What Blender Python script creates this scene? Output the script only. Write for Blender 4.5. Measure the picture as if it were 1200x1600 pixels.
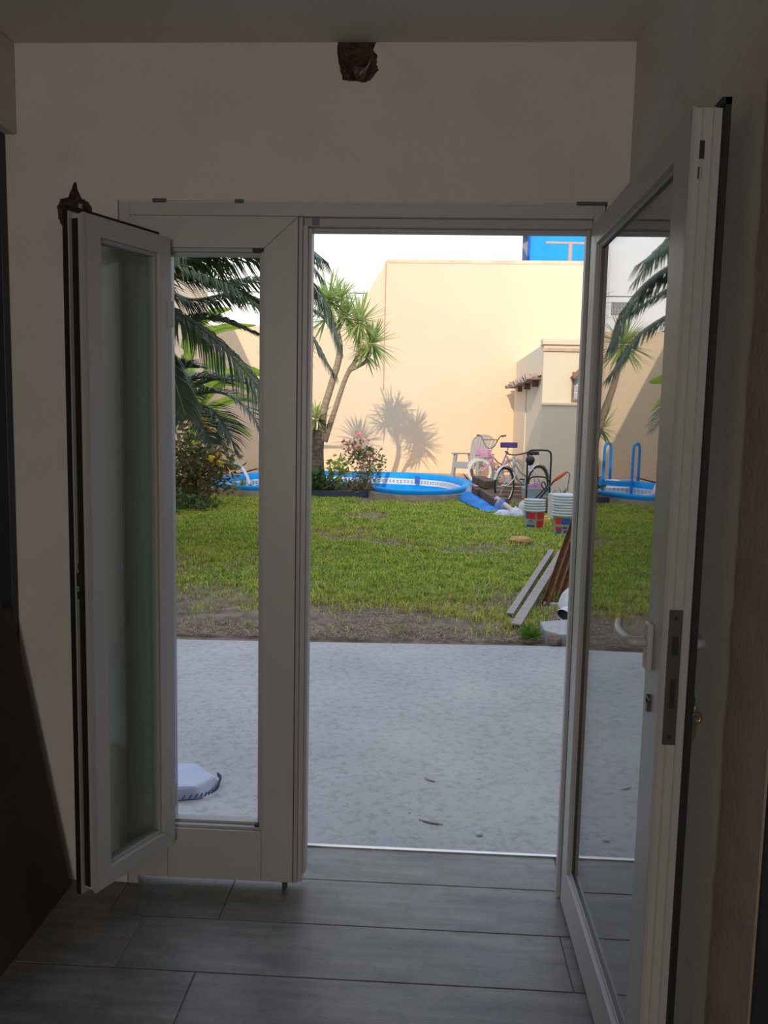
import bpy, bmesh, math, random
import numpy as np
from mathutils import Vector, Matrix, Quaternion
for o in list(bpy.data.objects): bpy.data.objects.remove(o, do_unlink=True)
scene = bpy.context.scene
COL = scene.collection
PI = math.pi
# ------------------------------------------------------------------ camera
F_PX, PITCH, YAW, ROLL = 1291.5, .110069, .0506177, -.0206870
CAM = np.array([0.0, -2.3942, 1.4470])
def cam_axes(p, y, r):
    f = np.array([-math.sin(y)*math.cos(p), math.cos(y)*math.cos(p), -math.sin(p)])
    rt = np.array([math.cos(y), math.sin(y), 0.0]); dn = np.cross(f, rt)
    c, s = math.cos(r), math.sin(r)
    return np.array([c*rt+s*dn, -s*rt+c*dn, f])
AX = cam_axes(PITCH, YAW, ROLL)
cd = bpy.data.cameras.new('camera'); cam = bpy.data.objects.new('camera', cd); COL.objects.link(cam)
cd.sensor_fit = 'VERTICAL'; cd.sensor_height = 32.0; cd.lens = F_PX/1600*32.0; cd.clip_start = .05; cd.clip_end = 200
mw = Matrix.Identity(4)
for i, v in enumerate((AX[0], -AX[1], -AX[2])):
    for j in range(3): mw[j][i] = v[j]
for j in range(3): mw[j][3] = CAM[j]
cam.matrix_world = mw
scene.camera = cam
# ------------------------------------------------------------------ sky, sun, exposure
SUN_DIR = Vector((.195, 1.0, -.41))
w = bpy.data.worlds.new('sky'); scene.world = w; w.use_nodes = True
bg = w.node_tree.nodes['Background']; bg.inputs[0].default_value = (.87, 1.0, 1.22, 1); bg.inputs[1].default_value = 1.25
sl = bpy.data.lights.new('sun', 'SUN'); sl.energy = 2.5; sl.angle = .007; sl.color = (1.0, .83, .62)
so = bpy.data.objects.new('sun', sl); COL.objects.link(so); so.rotation_euler = SUN_DIR.to_track_quat('-Z', 'Y').to_euler(); so.location = (-5, -20, 20)
wl = bpy.data.lights.new('added_rear_fill', 'AREA'); wl.shape = 'RECTANGLE'; wl.size = 1.25; wl.size_y = 1.25; wl.energy = 42; wl.color = (1.0, .92, .84)  # fill lamp added behind the camera to brighten the room
wo = bpy.data.objects.new('added_rear_fill', wl); COL.objects.link(wo); wo.location = (-.55, -6.1, 1.55); wo.rotation_euler = (PI/2, 0, 0)
vs = scene.view_settings; vs.view_transform = 'Standard'; vs.look = 'None'; vs.exposure = 0.0; vs.gamma = 1.0; vs.use_curve_mapping = False

# ------------------------------------------------------------------ helpers
def at(u, v, Y):
    d = AX.T @ np.array([(u-600)/F_PX, (v-800)/F_PX, 1.0]); P = CAM + d*(Y-CAM[1])/d[1]
    return Vector(P)
def gz(Y):                                      # the lawn rises a little towards the pool
    return -.05 + .09*min(1.0, max(0.0, (Y-3.3)/9.2))
def onground(u, v):
    d = AX.T @ np.array([(u-600)/F_PX, (v-800)/F_PX, 1.0]); z = 0
    for _ in range(20):
        P = CAM + d*(z-CAM[2])/d[2]; z = gz(P[1])
    return Vector(P)
def tag(o, label=None, cat=None, group=None, kind=None):
    if label: o['label'] = label
    if cat: o['category'] = cat
    if group: o['group'] = group
    if kind: o['kind'] = kind
    return o
def thing(name, label, cat, loc=(0, 0, 0), rz=0, group=None, kind=None):
    o = bpy.data.objects.new(name, None); COL.objects.link(o); o.empty_display_size = .1
    o.location = loc; o.rotation_euler = (0, 0, rz)
    return tag(o, label, cat, group, kind)
def link(name, me, mat, parent=None, smooth=False, bevel=0):
    o = bpy.data.objects.new(name, me); COL.objects.link(o)
    if mat is not None:
        ms = mat if isinstance(mat, (list, tuple)) else [mat]
        if len(me.materials) == 0:
            for m in ms: me.materials.append(m)
    if parent: o.parent = parent
    if smooth: me.polygons.foreach_set('use_smooth', [True]*len(me.polygons))
    if bevel:
        b = o.modifiers.new('bevel', 'BEVEL'); b.width = bevel; b.segments = 2; b.limit_method = 'ANGLE'; b.angle_limit = .7
    return o
class MB:
    def __init__(s): s.v = []; s.f = []; s.m = []
    def add(s, vs, fs, mi=0):
        n = len(s.v); s.v += [tuple(p) for p in vs]; s.f += [tuple(i+n for i in f) for f in fs]; s.m += [mi]*len(fs); return s
    def box(s, x0, x1, y0, y1, z0, z1, mi=0, M=None):
        vs = [Vector(p) for p in ((x0,y0,z0),(x1,y0,z0),(x1,y1,z0),(x0,y1,z0),(x0,y0,z1),(x1,y0,z1),(x1,y1,z1),(x0,y1,z1))]
        if M is not None: vs = [M @ p for p in vs]
        return s.add(vs, [(0,3,2,1),(4,5,6,7),(0,1,5,4),(1,2,6,5),(2,3,7,6),(3,0,4,7)], mi)
    def bar(s, a, b, wd, th, up=(0, 0, 1), mi=0):
        a, b = Vector(a), Vector(b); d = (b-a); L = d.length; d.normalize(); u = Vector(up); sx = d.cross(u)
        if sx.length < 1e-4: sx = d.cross(Vector((1, 0, 0)))
        sx.normalize(); u = sx.cross(d)
        vs = [a+sx*i*wd/2+u*j*th/2 for i, j in ((-1,-1),(1,-1),(1,1),(-1,1))]; vs += [p+d*L for p in vs]
        return s.add(vs, [(0,1,2,3),(7,6,5,4),(0,4,5,1),(1,5,6,2),(2,6,7,3),(3,7,4,0)], mi)
    def tube(s, pts, r, seg=8, closed=False, mi=0, caps=True):
        pts = [Vector(p) for p in pts]; n = len(pts); rs = r if isinstance(r, (list, tuple)) else [r]*n
        vs = []; t0 = None; nrm = None
        for i, p in enumerate(pts):
            if closed: t = pts[(i+1) % n]-pts[i-1]
            else: t = pts[min(i+1, n-1)]-pts[max(i-1, 0)]
            t.normalize()
            if nrm is None:
                nrm = t.orthogonal().normalized()
            else:
                nrm = (nrm - t*nrm.dot(t))
                nrm = nrm.normalized() if nrm.length > 1e-6 else t.orthogonal().normalized()
            bn = t.cross(nrm)
            for k in range(seg):
                a = 2*PI*k/seg; vs.append(p+(nrm*math.cos(a)+bn*math.sin(a))*rs[i])
        fs = []
        for i in range(n if closed else n-1):
            j = (i+1) % n
            for k in range(seg):
                l = (k+1) % seg; fs.append((i*seg+k, i*seg+l, j*seg+l, j*seg+k))
        if caps and not closed:
            fs.append(tuple(range(seg-1, -1, -1))); fs.append(tuple((n-1)*seg+k for k in range(seg)))
        return s.add(vs, fs, mi)
    def lathe(s, prof, seg=24, c=(0, 0, 0), mi=0, M=None):
        vs = []; fs = []; c = Vector(c); n = len(prof)
        for r, z in prof:
            for k in range(seg):
                a = 2*PI*k/seg; p = Vector((r*math.cos(a), r*math.sin(a), z))
                vs.append((M @ p if M is not None else p)+c)
        for i in range(n-1):
            for k in range(seg):
                l = (k+1) % seg; fs.append((i*seg+k, i*seg+l, (i+1)*seg+l, (i+1)*seg+k))
        if prof[0][0] > 1e-5: fs.append(tuple(range(seg-1, -1, -1)))
        if prof[-1][0] > 1e-5: fs.append(tuple((n-1)*seg+k for k in range(seg)))
        return s.add(vs, fs, mi)
    def prism(s, outline, z0, z1, mi=0, M=None):          # outline ccw in xy
        n = len(outline)
        vs = [Vector((x, y, z0)) for x, y in outline]+[Vector((x, y, z1)) for x, y in outline]
        if M is not None: vs = [M @ p for p in vs]
        return s.add(vs, [tuple(range(n-1, -1, -1)), tuple(range(n, 2*n))]+[(i, (i+1) % n, n+(i+1) % n, n+i) for i in range(n)], mi)
    def build(s, name, mat, parent=None, smooth=False, bevel=0):
        me = bpy.data.meshes.new(name); me.from_pydata([tuple(p) for p in s.v], [], s.f)
        ms = mat if isinstance(mat, (list, tuple)) else [mat]
        for m in ms: me.materials.append(m)
        if len(ms) > 1: me.polygons.foreach_set('material_index', s.m)
        me.update()
        return link(name, me, None, parent, smooth, bevel)
def bez(pts, n):
    """Catmull-Rom through pts"""
    P = [Vector(p) for p in pts]; P = [P[0]*2-P[1]]+P+[P[-1]*2-P[-2]]; out = []
    m = len(P)-3
    for i in range(n+1):
        t = i/n*m; k = min(int(t), m-1); u = t-k; a, b, c, d = P[k:k+4]
        out.append(.5*((2*b)+(c-a)*u+(2*a-5*b+4*c-d)*u*u+(-a+3*b-3*c+d)*u**3))
    return out
def copy_tree(o, parent=None):
    c = o.copy(); COL.objects.link(c); c.parent = parent
    for ch in list(o.children): copy_tree(ch, c)
    return c
# ------------------------------------------------------------------ materials
def mat(name, col, rough=.6, col2=None, scale=5.0, detail=6, lo=.35, hi=.65, stretch=(1, 1, 1), bump=0, bscale=None, metal=0, spec=.5, sheen=0, trans=0, attr=None):
    m = bpy.data.materials.new(name); m.use_nodes = True; nt = m.node_tree; b = nt.nodes['Principled BSDF']
    b.inputs['Roughness'].default_value = rough; b.inputs['Metallic'].default_value = metal; b.inputs['Specular IOR Level'].default_value = spec
    b.inputs['Base Color'].default_value = (*col, 1)
    N, L = nt.nodes, nt.links
    tc = N.new('ShaderNodeTexCoord'); mp = N.new('ShaderNodeMapping'); mp.inputs['Scale'].default_value = stretch; L.new(tc.outputs['Object'], mp.inputs[0])
    if col2 is not None:
        nz = N.new('ShaderNodeTexNoise'); nz.inputs['Scale'].default_value = scale; nz.inputs['Detail'].default_value = detail; L.new(mp.outputs[0], nz.inputs['Vector'])
        r = N.new('ShaderNodeValToRGB'); r.color_ramp.elements[0].position = lo; r.color_ramp.elements[1].position = hi
        r.color_ramp.elements[0].color = (*col, 1); r.color_ramp.elements[1].color = (*col2, 1)
        L.new(nz.outputs['Fac'], r.inputs[0]); L.new(r.outputs[0], b.inputs['Base Color'])
    if attr:
        a = N.new('ShaderNodeAttribute'); a.attribute_name = attr; L.new(a.outputs['Color'], b.inputs['Base Color'])
    if bump:
        n2 = N.new('ShaderNodeTexNoise'); n2.inputs['Scale'].default_value = bscale or scale*6; n2.inputs['Detail'].default_value = 8; L.new(mp.outputs[0], n2.inputs['Vector'])
        bp = N.new('ShaderNodeBump'); bp.inputs['Strength'].default_value = bump; bp.inputs['Distance'].default_value = .01
        L.new(n2.outputs['Fac'], bp.inputs['Height']); L.new(bp.outputs[0], b.inputs['Normal'])
    if trans:                                     # thin leaves let light through
        out = N['Material Output']; tr = N.new('ShaderNodeBsdfTranslucent'); mx = N.new('ShaderNodeMixShader'); mx.inputs[0].default_value = trans
        src = b.inputs['Base Color'].links
        if src: L.new(src[0].from_socket, tr.inputs[0])
        else: tr.inputs[0].default_value = (*col, 1)
        L.new(b.outputs[0], mx.inputs[1]); L.new(tr.outputs[0], mx.inputs[2]); L.new(mx.outputs[0], out.inputs[0])
    return m
def glass_mat(name, tint=(.93, .97, .95), f0=.05):
    m = bpy.data.materials.new(name); m.use_nodes = True; nt = m.node_tree; N, L = nt.nodes, nt.links
    N.remove(N['Principled BSDF']); out = N['Material Output']
    lw = N.new('ShaderNodeLayerWeight'); lw.inputs[0].default_value = .5
    pw = N.new('ShaderNodeMath'); pw.operation = 'POWER'; L.new(lw.outputs['Facing'], pw.inputs[0]); pw.inputs[1].default_value = 5
    ma = N.new('ShaderNodeMath'); ma.operation = 'MULTIPLY_ADD'; L.new(pw.outputs[0], ma.inputs[0]); ma.inputs[1].default_value = 1-f0; ma.inputs[2].default_value = f0
    t = N.new('ShaderNodeBsdfTransparent'); t.inputs[0].default_value = (*tint, 1); g = N.new('ShaderNodeBsdfGlossy'); g.inputs['Roughness'].default_value = 0
    mx = N.new('ShaderNodeMixShader'); L.new(ma.outputs[0], mx.inputs[0]); L.new(t.outputs[0], mx.inputs[1]); L.new(g.outputs[0], mx.inputs[2]); L.new(mx.outputs[0], out.inputs[0])
    return m
M = {}
M['wall'] = mat('interior_plaster', (.62, .585, .54), .9, (.68, .645, .60), 2.2, bump=.12, bscale=60)
M['ceil'] = mat('ceiling_paint', (.72, .68, .64), .9, (.66, .62, .58), 1.6, bump=.05, bscale=40)
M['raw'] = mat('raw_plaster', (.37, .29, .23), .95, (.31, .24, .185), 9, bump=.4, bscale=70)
M['hole'] = mat('broken_brick', (.10, .055, .038), .95, (.20, .14, .11), 22, bump=.9, bscale=60)
M['tile'] = mat('wood_look_tile', (.115, .110, .105), .38, (.235, .225, .21), 2.6, detail=10, lo=.3, hi=.72, stretch=(1.2, 9, 1), bump=.12, bscale=30, spec=.45)
M['grout'] = mat('grout', (.16, .155, .15), .9)
M['alu'] = mat('white_lacquered_aluminium', (.47, .46, .445), .36, (.45, .44, .43), 3, spec=.5)
M['alu2'] = mat('white_aluminium_profile', (.40, .395, .39), .4, spec=.5)
M['rubber'] = mat('black_gasket', (.012, .012, .013), .6)
M['steel'] = mat('brushed_steel', (.55, .54, .52), .3, metal=1)
M['darksteel'] = mat('dark_steel', (.10, .095, .09), .45, metal=.6)
M['brass'] = mat('worn_brass', (.55, .47, .30), .3, metal=1)
M['glass'] = glass_mat('window_glass')
M['glass_door'] = glass_mat('coated_door_glass', (.985, .995, .99), .30)
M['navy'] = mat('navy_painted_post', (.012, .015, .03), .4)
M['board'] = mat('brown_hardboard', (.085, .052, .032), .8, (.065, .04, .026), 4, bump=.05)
M['doorshade'] = mat('doorway_shade', (.015, .012, .010), .6)  # blackness of the unlit doorway put into the colour
M['facade'] = mat('house_facade', (.62, .58, .52), .9, (.56, .52, .47), 1.5)
M['concrete'] = mat('concrete', (.36, .36, .365), .88, (.47, .465, .46), 1.3, detail=12, lo=.3, hi=.7, bump=.35, bscale=35)
def specks(m, scale, lo, hi, amt):
    nt = m.node_tree; N, L = nt.nodes, nt.links; b = N['Principled BSDF']; src = b.inputs['Base Color'].links[0].from_socket
    tc = N.new('ShaderNodeTexCoord'); nz = N.new('ShaderNodeTexNoise'); nz.inputs['Scale'].default_value = scale; nz.inputs['Detail'].default_value = 10; nz.inputs['Roughness'].default_value = .75; L.new(tc.outputs['Object'], nz.inputs['Vector'])
    r = N.new('ShaderNodeValToRGB'); r.color_ramp.elements[0].position = lo; r.color_ramp.elements[1].position = hi; r.color_ramp.elements[0].color = (1-amt, 1-amt, 1-amt, 1); r.color_ramp.elements[1].color = (1, 1, 1, 1); L.new(nz.outputs['Fac'], r.inputs[0])
    mx = N.new('ShaderNodeMix'); mx.data_type = 'RGBA'; mx.blend_type = 'MULTIPLY'; mx.inputs[0].default_value = 1; L.new(src, mx.inputs[6]); L.new(r.outputs[0], mx.inputs[7]); L.new(mx.outputs[2], b.inputs['Base Color'])
specks(M['concrete'], 26, .34, .52, .30); specks(M['tile'], 14, .34, .5, .35); specks(M['wall'], 5, .3, .5, .10)
M['dirt'] = mat('soil', (.11, .082, .062), .95, (.25, .19, .15), 7, detail=10, bump=.7, bscale=40)
M['ywall'] = mat('pale_yellow_paint', (.82, .65, .45), .9, (.79, .625, .43), .8, bump=.08, bscale=20)
M['ywall2'] = mat('yellow_paint', (.76, .66, .50), .9, (.74, .635, .48), .9)
M['ledge'] = mat('weathered_ledge', (.62, .47, .35), .9, (.5, .36, .27), 6)
M['clay'] = mat('old_roof_tile', (.40, .28, .22), .9, (.55, .45, .38), 8, bump=.5, bscale=30)
M['white_wall'] = mat('white_render', (.92, .92, .91), .9, (.90, .90, .89), 1)
M['bluewall'] = mat('bright_blue_paint', (.0, .30, .72), .7, (.005, .33, .78), 1.5)
M['greywall'] = mat('grey_render', (.20, .22, .27), .85)
M['pinkpost'] = mat('primer_red_post', (.55, .35, .30), .6)
M['grass'] = mat('grass_blades', (.2, .3, .08), .55, attr='tint', spec=.25, trans=.35)
M['straw'] = mat('dry_straw', (.35, .27, .17), .8, attr='tint', spec=.2)
M['leaf'] = mat('leaf_tinted', (.2, .3, .1), .5, attr='tint', spec=.35, trans=.3)
M['palm'] = mat('palm_leaf', (.065, .105, .045), .42, (.10, .14, .055), 6, spec=.4, trans=.2)
M['palmblue'] = mat('blue_green_palm_leaf', (.10, .16, .14), .4, (.14, .20, .17), 6, spec=.5, trans=.2)
M['rachis'] = mat('palm_rib', (.20, .22, .10), .5)
M['yucca'] = mat('yucca_leaf', (.36, .50, .17), .5, (.55, .62, .25), 5, spec=.4, trans=.4)
M['bark'] = mat('yucca_bark', (.42, .32, .24), .9, (.28, .21, .16), 12, stretch=(1, 1, 3), bump=.5, bscale=30)
M['darkbark'] = mat('palm_bark', (.10, .075, .055), .95, (.17, .13, .10), 12, bump=.8, bscale=30)
M['banana'] = mat('banana_leaf', (.24, .38, .06), .4, (.32, .46, .08), 4, stretch=(1, 6, 1), trans=.45)
M['poolblue'] = mat('pool_blue_fibreglass', (.006, .30, .76), .5, (.008, .34, .80), 3, spec=.15)
M['poolwhite'] = mat('pool_white_band', (.72, .74, .76), .35)
M['poolgrey'] = mat('pool_band_marks', (.25, .27, .33), .4)
M['plinth'] = mat('pool_plinth', (.48, .37, .29), .9, (.36, .28, .22), 5)
M['deck'] = mat('terracotta_deck', (.52, .33, .22), .85, (.6, .42, .30), 4, bump=.2)
M['curb'] = mat('dark_blue_curb', (.045, .05, .085), .55, (.07, .075, .11), 7)
M['plastic_grey'] = mat('grey_resin', (.40, .365, .35), .45)
M['black'] = mat('black_metal', (.022, .023, .026), .4)
M['tyre'] = mat('black_tyre', (.02, .02, .02), .8)
M['wtyre'] = mat('white_tyre', (.75, .74, .72), .6)
M['chrome'] = mat('chrome', (.6, .6, .62), .2, metal=1)
M['bikewhite'] = mat('white_bike_paint', (.60, .63, .62), .35)
M['pink'] = mat('pink_bike_paint', (.72, .36, .55), .4)
M['purple'] = mat('purple_vinyl', (.16, .08, .36), .45)
M['brownbar'] = mat('bronze_handlebar', (.24, .16, .10), .45, metal=.3)
M['pail'] = mat('white_pail', (.60, .66, .72), .4)
M['red'] = mat('red_print', (.62, .03, .035), .5)
M['blue'] = mat('blue_print', (.02, .10, .45), .5)
M['navyprint'] = mat('navy_print', (.07, .09, .22), .5)
M['tarp'] = mat('blue_tarp', (.005, .17, .60), .6, (.02, .26, .72), 5, spec=.15)
M['brick'] = mat('brown_block', (.13, .08, .062), .9, (.17, .11, .085), 9, bump=.3)
M['pinktube'] = mat('pale_pink_tube', (.62, .48, .45), .5)
M['bag'] = mat('pale_plastic_bag', (.60, .62, .66), .35, (.45, .48, .58), 8)
M['bluebag'] = mat('blue_plastic_bag', (.08, .16, .42), .35, (.3, .36, .52), 9)
M['whitebox'] = mat('white_box', (.62, .63, .62), .6)
M['bluepanel'] = mat('bluish_panel', (.36, .40, .52), .5, (.45, .48, .58), 4)
M['tealbin'] = mat('clear_tub', (.36, .43, .46), .35, (.42, .48, .50), 4)
M['cloth'] = mat('mauve_cloth', (.24, .13, .24), .9, (.42, .18, .22), 8)
M['orange'] = mat('orange_plastic', (.75, .16, .05), .4)
M['yellow'] = mat('yellow_plastic', (.75, .52, .12), .5)
M['rust'] = mat('rusty_sheet', (.15, .062, .022), .75, (.24, .11, .042), 4, stretch=(6, 6, 1), metal=.2)
M['plank'] = mat('weathered_plank', (.30, .26, .235), .85, (.40, .35, .32), 6, stretch=(1, 8, 1), bump=.2)
M['wood'] = mat('brown_timber', (.22, .13, .08), .85, (.30, .19, .12), 8)
M['sack'] = mat('white_sack', (.66, .66, .68), .8, (.58, .59, .63), 9, bump=.3)
M['sackblue'] = mat('pale_blue_sack', (.42, .46, .64), .7, (.50, .53, .66), 9, bump=.25)
M['orangeCloth'] = mat('ochre_rag', (.55, .33, .13), .9, (.45, .26, .10), 20)
M['stone'] = mat('pale_stone', (.5, .5, .5), .9)
M['pinkflower'] = mat('pink_petals', (.80, .25, .22), .5, trans=.3)
M['yellowflower'] = mat('yellow_petals', (.85, .55, .03), .5, trans=.3)
M['greenplastic'] = mat('green_plastic', (.10, .42, .26), .5)

# ================================================================== THE SETTING: room
CEIL = 2.48
XR, XB, XL = .537, -1.189, -1.30
REAR = -6.0
# floor with single tiles
fl = MB(); fl.box(XL-.05, XR+.06, REAR, .0, -.06, -.004); fl.box(-.897, .478, 0, .268, -.06, -.004)
floor = tag(fl.build('floor', M['grout']), 'grey wood-look plank tile floor inside the doorway', 'floor', kind='structure')
tile_cache = {}
def floor_tile(x0, x1, y0, y1):
    k = (round(x1-x0, 3), round(y1-y0, 3))
    if k not in tile_cache:
        m = MB(); m.box(0, k[0], 0, k[1], -.008, 0); o = m.build('tile', M['tile'], floor, bevel=.0015); tile_cache[k] = o
    else:
        o = tile_cache[k].copy(); COL.objects.link(o)
    o.location = (x0, y0, 0); return o
PITCH_T, J = .2315, .0035
offs = {0: .46, 1: -.568, 2: -.787, 3: -.571}
rr = random.Random(4); row = 0
while True:
    y1 = .065-PITCH_T*(row-1)-J/2; y0 = y1-PITCH_T+J
    if row == 0: y1 = .264
    if y1 < REAR: break
    xa, xb = (-.895, .476) if row == 0 else (XL, XR)
    if row == 1: xa2, xb2 = XL, XR
    o0 = offs.get(row, rr.choice([-.2, .1, .4, -.5]))
    x = o0-2.4
    while x < xb:
        a, b = max(x+J/2, xa), min(x+1.2-J/2, xb)
        if b-a > .03:
            if row == 1:
                # the row that runs under the door frame is notched at the wall
                floor_tile(max(a, -.895), min(b, .476), y0, y1) if min(b, .476)-max(a, -.895) > .03 else None
                if a < -.9: floor_tile(a, min(b, -.896), y0, -.002)
                if b > .48: floor_tile(max(a, .477), b, y0, -.002)
            else: floor_tile(a, b, max(y0, REAR), y1)
        x += 1.2
    row += 1
# ceiling
tag(MB().box(XL-.05, XR+.1, REAR, .0, CEIL, CEIL+.07).build('ceiling', M['ceil']), 'dim off-white plaster ceiling above the door', 'ceiling', kind='structure')
# front wall with two broken holes
def irregular(cx, cz, pts, depth, seed):
    """cutter: ragged outline on the wall face narrowing into the wall"""
    r = random.Random(seed); fine = []
    for i in range(len(pts)):
        a, b = pts[i], pts[(i+1) % len(pts)]
        for t in (0, .33, .67): fine.append((a[0]+(b[0]-a[0])*t+(r.uniform(-.002, .002) if t else 0), a[1]+(b[1]-a[1])*t+(r.uniform(-.002, .002) if t else 0)))
    pts = fine; n = len(pts); vs = []; rings = [(-.03, 1.0), (.004, 1.0), (.03, .86), (.05, .62), (depth, .35)]
    for d, s in rings:
        for (px, pz) in pts:
            j = r.uniform(.97, 1.03) if d > .01 else 1
            vs.append((cx+px*s*j, d+(r.uniform(-.004, .004) if d > .01 else 0), cz+pz*s*j))
    fs = [tuple(range(n))]
    for i in range(len(rings)-1):
        for k in range(n):
            l = (k+1) % n; fs.append((i*n+k, (i+1)*n+k, (i+1)*n+l, i*n+l))
    fs.append(tuple((len(rings)-1)*n+k for k in range(n-1, -1, -1)))
    me = bpy.data.meshes.new('cut'); me.from_pydata(vs, [], fs); me.materials.append(M['wall']); me.materials.append(M['hole'])
    me.polygons.foreach_set('material_index', [1]*len(fs))
    bm = bmesh.new(); bm.from_mesh(me); bmesh.ops.recalc_face_normals(bm, faces=bm.faces); bm.to_mesh(me); bm.free()
    o = bpy.data.objects.new('cut', me); COL.objects.link(o); return o
WY = .25
wf = MB(); OX0, OX1, OZ = -.899, .478, 2.056
outl = [(XL-.06, -.05), (OX0, -.05), (OX0, OZ), (OX1, OZ), (OX1, -.05), (XR+.08, -.05), (XR+.08, CEIL+.07), (XL-.06, CEIL+.07)]
R90 = Matrix(((1, 0, 0), (0, 0, -1), (0, 1, 0)))          # (x, z, -y)
n = len(outl)
me = bpy.data.meshes.new('wall_front')
me.from_pydata([(x, 0, z) for x, z in outl]+[(x, WY, z) for x, z in outl], [], [tuple(range(n)), tuple(range(2*n-1, n-1, -1))]+[(i, n+i, n+(i+1) % n, (i+1) % n) for i in range(n)])
me.materials.append(M['wall']); me.materials.append(M['hole'])
bm = bmesh.new(); bm.from_mesh(me); bmesh.ops.recalc_face_normals(bm, faces=bm.faces); bm.to_mesh(me); bm.free()
wall_front = tag(link('wall_front', me, None), 'off-white plaster wall around the white glazed door', 'wall', kind='structure')
def pxo(pts, cx, cz): return [((at(u, v, 0).x-cx), (at(u, v, 0).z-cz)) for u, v in pts]
c1 = at(559, 92, 0); c1 = (c1.x, c1.z)
h1 = pxo([(528, 66), (527, 84), (531, 105), (535, 125), (552, 127), (566, 129), (578, 126), (586, 116), (592, 110), (588, 100), (590, 88), (583, 78), (588, 66)], *c1)
c2 = at(118, 325, 0); c2 = (c2.x, c2.z)
h2 = pxo([(89, 322), (91, 342), (97, 352), (110, 356), (128, 356), (141, 340), (144, 325), (138, 315), (128, 311), (122, 298), (119, 285), (116, 284), (112, 296), (107, 308), (94, 311)], *c2)
cutters = [irregular(c1[0], c1[1], h1, .09, 3), irregular(c2[0], c2[1], h2, .075, 5)]
for c in cutters:
    b = wall_front.modifiers.new('hole', 'BOOLEAN'); b.operation = 'DIFFERENCE'; b.object = c; b.solver = 'EXACT'
bpy.context.view_layer.update()
dg = bpy.context.evaluated_depsgraph_get(); ev = bpy.data.meshes.new_from_object(wall_front.evaluated_get(dg))
area = sum(p.area for p in ev.polygons); full = sum(p.area for p in wall_front.data.polygons)
wall_front.modifiers.clear()
if area > .9*full: wall_front.data = ev
else: print('HOLE CUT FAILED', area, full)
for c in cutters: bpy.data.objects.remove(c, do_unlink=True)
# conduit stub in the left hole, wires in the upper hole
mb = MB(); p = at(126, 318, .02); q = at(124, 352, .03); mb.tube([p, q], .006, 10); mb.build('conduit_stub', M['alu2'], wall_front, True)
mb = MB(); mb.tube(bez([at(580, 94, .03), at(573, 106, -.002), at(566, 117, .02)], 6), .0022, 6); mb.tube(bez([at(570, 107, .03), at(563, 115, .0), at(562, 120, .03)], 6), .0025, 6); mb.build('wire', M['alu2'], wall_front, True)
# left wall, its beam
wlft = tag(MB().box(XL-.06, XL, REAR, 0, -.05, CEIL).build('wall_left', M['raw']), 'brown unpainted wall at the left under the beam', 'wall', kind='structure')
MB().box(XL, XB, REAR, 0, 2.233, CEIL).build('beam', M['wall'], wlft, bevel=.004)
# right wall: painted piece, raw band, black panel for the unlit doorway
wr = MB(); TH = .09
wr.box(XR, XR+TH, -.968, 0, -.05, CEIL); wr.box(XR, XR+TH, -2.05, -.968, 2.09, CEIL); wr.box(XR, XR+TH, REAR, -2.05, -.05, CEIL); wr.box(XR, XR+TH, -1.14, -.968, -.05, 2.09)
wright = tag(wr.build('wall_right', M['wall']), 'off-white wall at the right, lit by the doorway behind the glass leaf', 'wall', kind='structure')
rj = random.Random(8); pts = []
for i in range(45):
    z = i/44*2.1; pts.append((-.965+rj.uniform(-.004, .006), z))
o_ = [(-1.142, 0)]+pts+[(-1.142, 2.1)]
mb = MB(); nn = len(o_); mb.add([(XR-.003, y, z) for y, z in o_]+[(XR+.004, y, z) for y, z in o_], [tuple(range(nn)), tuple(range(2*nn-1, nn-1, -1))]+[(i, nn+i, nn+(i+1) % nn, (i+1) % nn) for i in range(nn)])
mb.build('raw_plaster_band', M['raw'], wright)
d3 = tag(MB().box(XR+.001, XR+TH, -2.05, -1.14, 0, 2.09).build('doorway_dark_panel', M['doorshade']), 'black panel standing in for the dark opening at the right edge of the wall', 'door', kind='structure')  # black sheet in place of the dark room beyond the opening
# rear wall with an added window, unseen, cut for the fill lamp
rw = MB(); rw.box(XL, XR, REAR-.15, REAR, -.05, .9); rw.box(XL, XR, REAR-.15, REAR, 2.2, CEIL); rw.box(XL, -1.2, REAR-.15, REAR, .9, 2.2); rw.box(.1, XR, REAR-.15, REAR, .9, 2.2)
tag(rw.build('wall_rear', M['wall']), 'plaster wall at the back of the room with an added window opening', 'wall', kind='structure')
w2 = thing('window_added_rear', 'added window in the rear wall, unseen, framing the fill lamp', 'window', (-.2, REAR-.07, 0), kind='structure')  # invented window that gives the fill lamp its opening
mb = MB(); mb.box(-1.0, -.95, -.03, .03, .9, 2.2); mb.box(.25, .3, -.03, .03, .9, 2.2); mb.box(-.95, .25, -.03, .03, .9, .95); mb.box(-.95, .25, -.03, .03, 2.15, 2.2); mb.box(-.37, -.33, -.03, .03, .95, 2.15)
mb.build('window_frame', M['alu'], w2)
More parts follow.
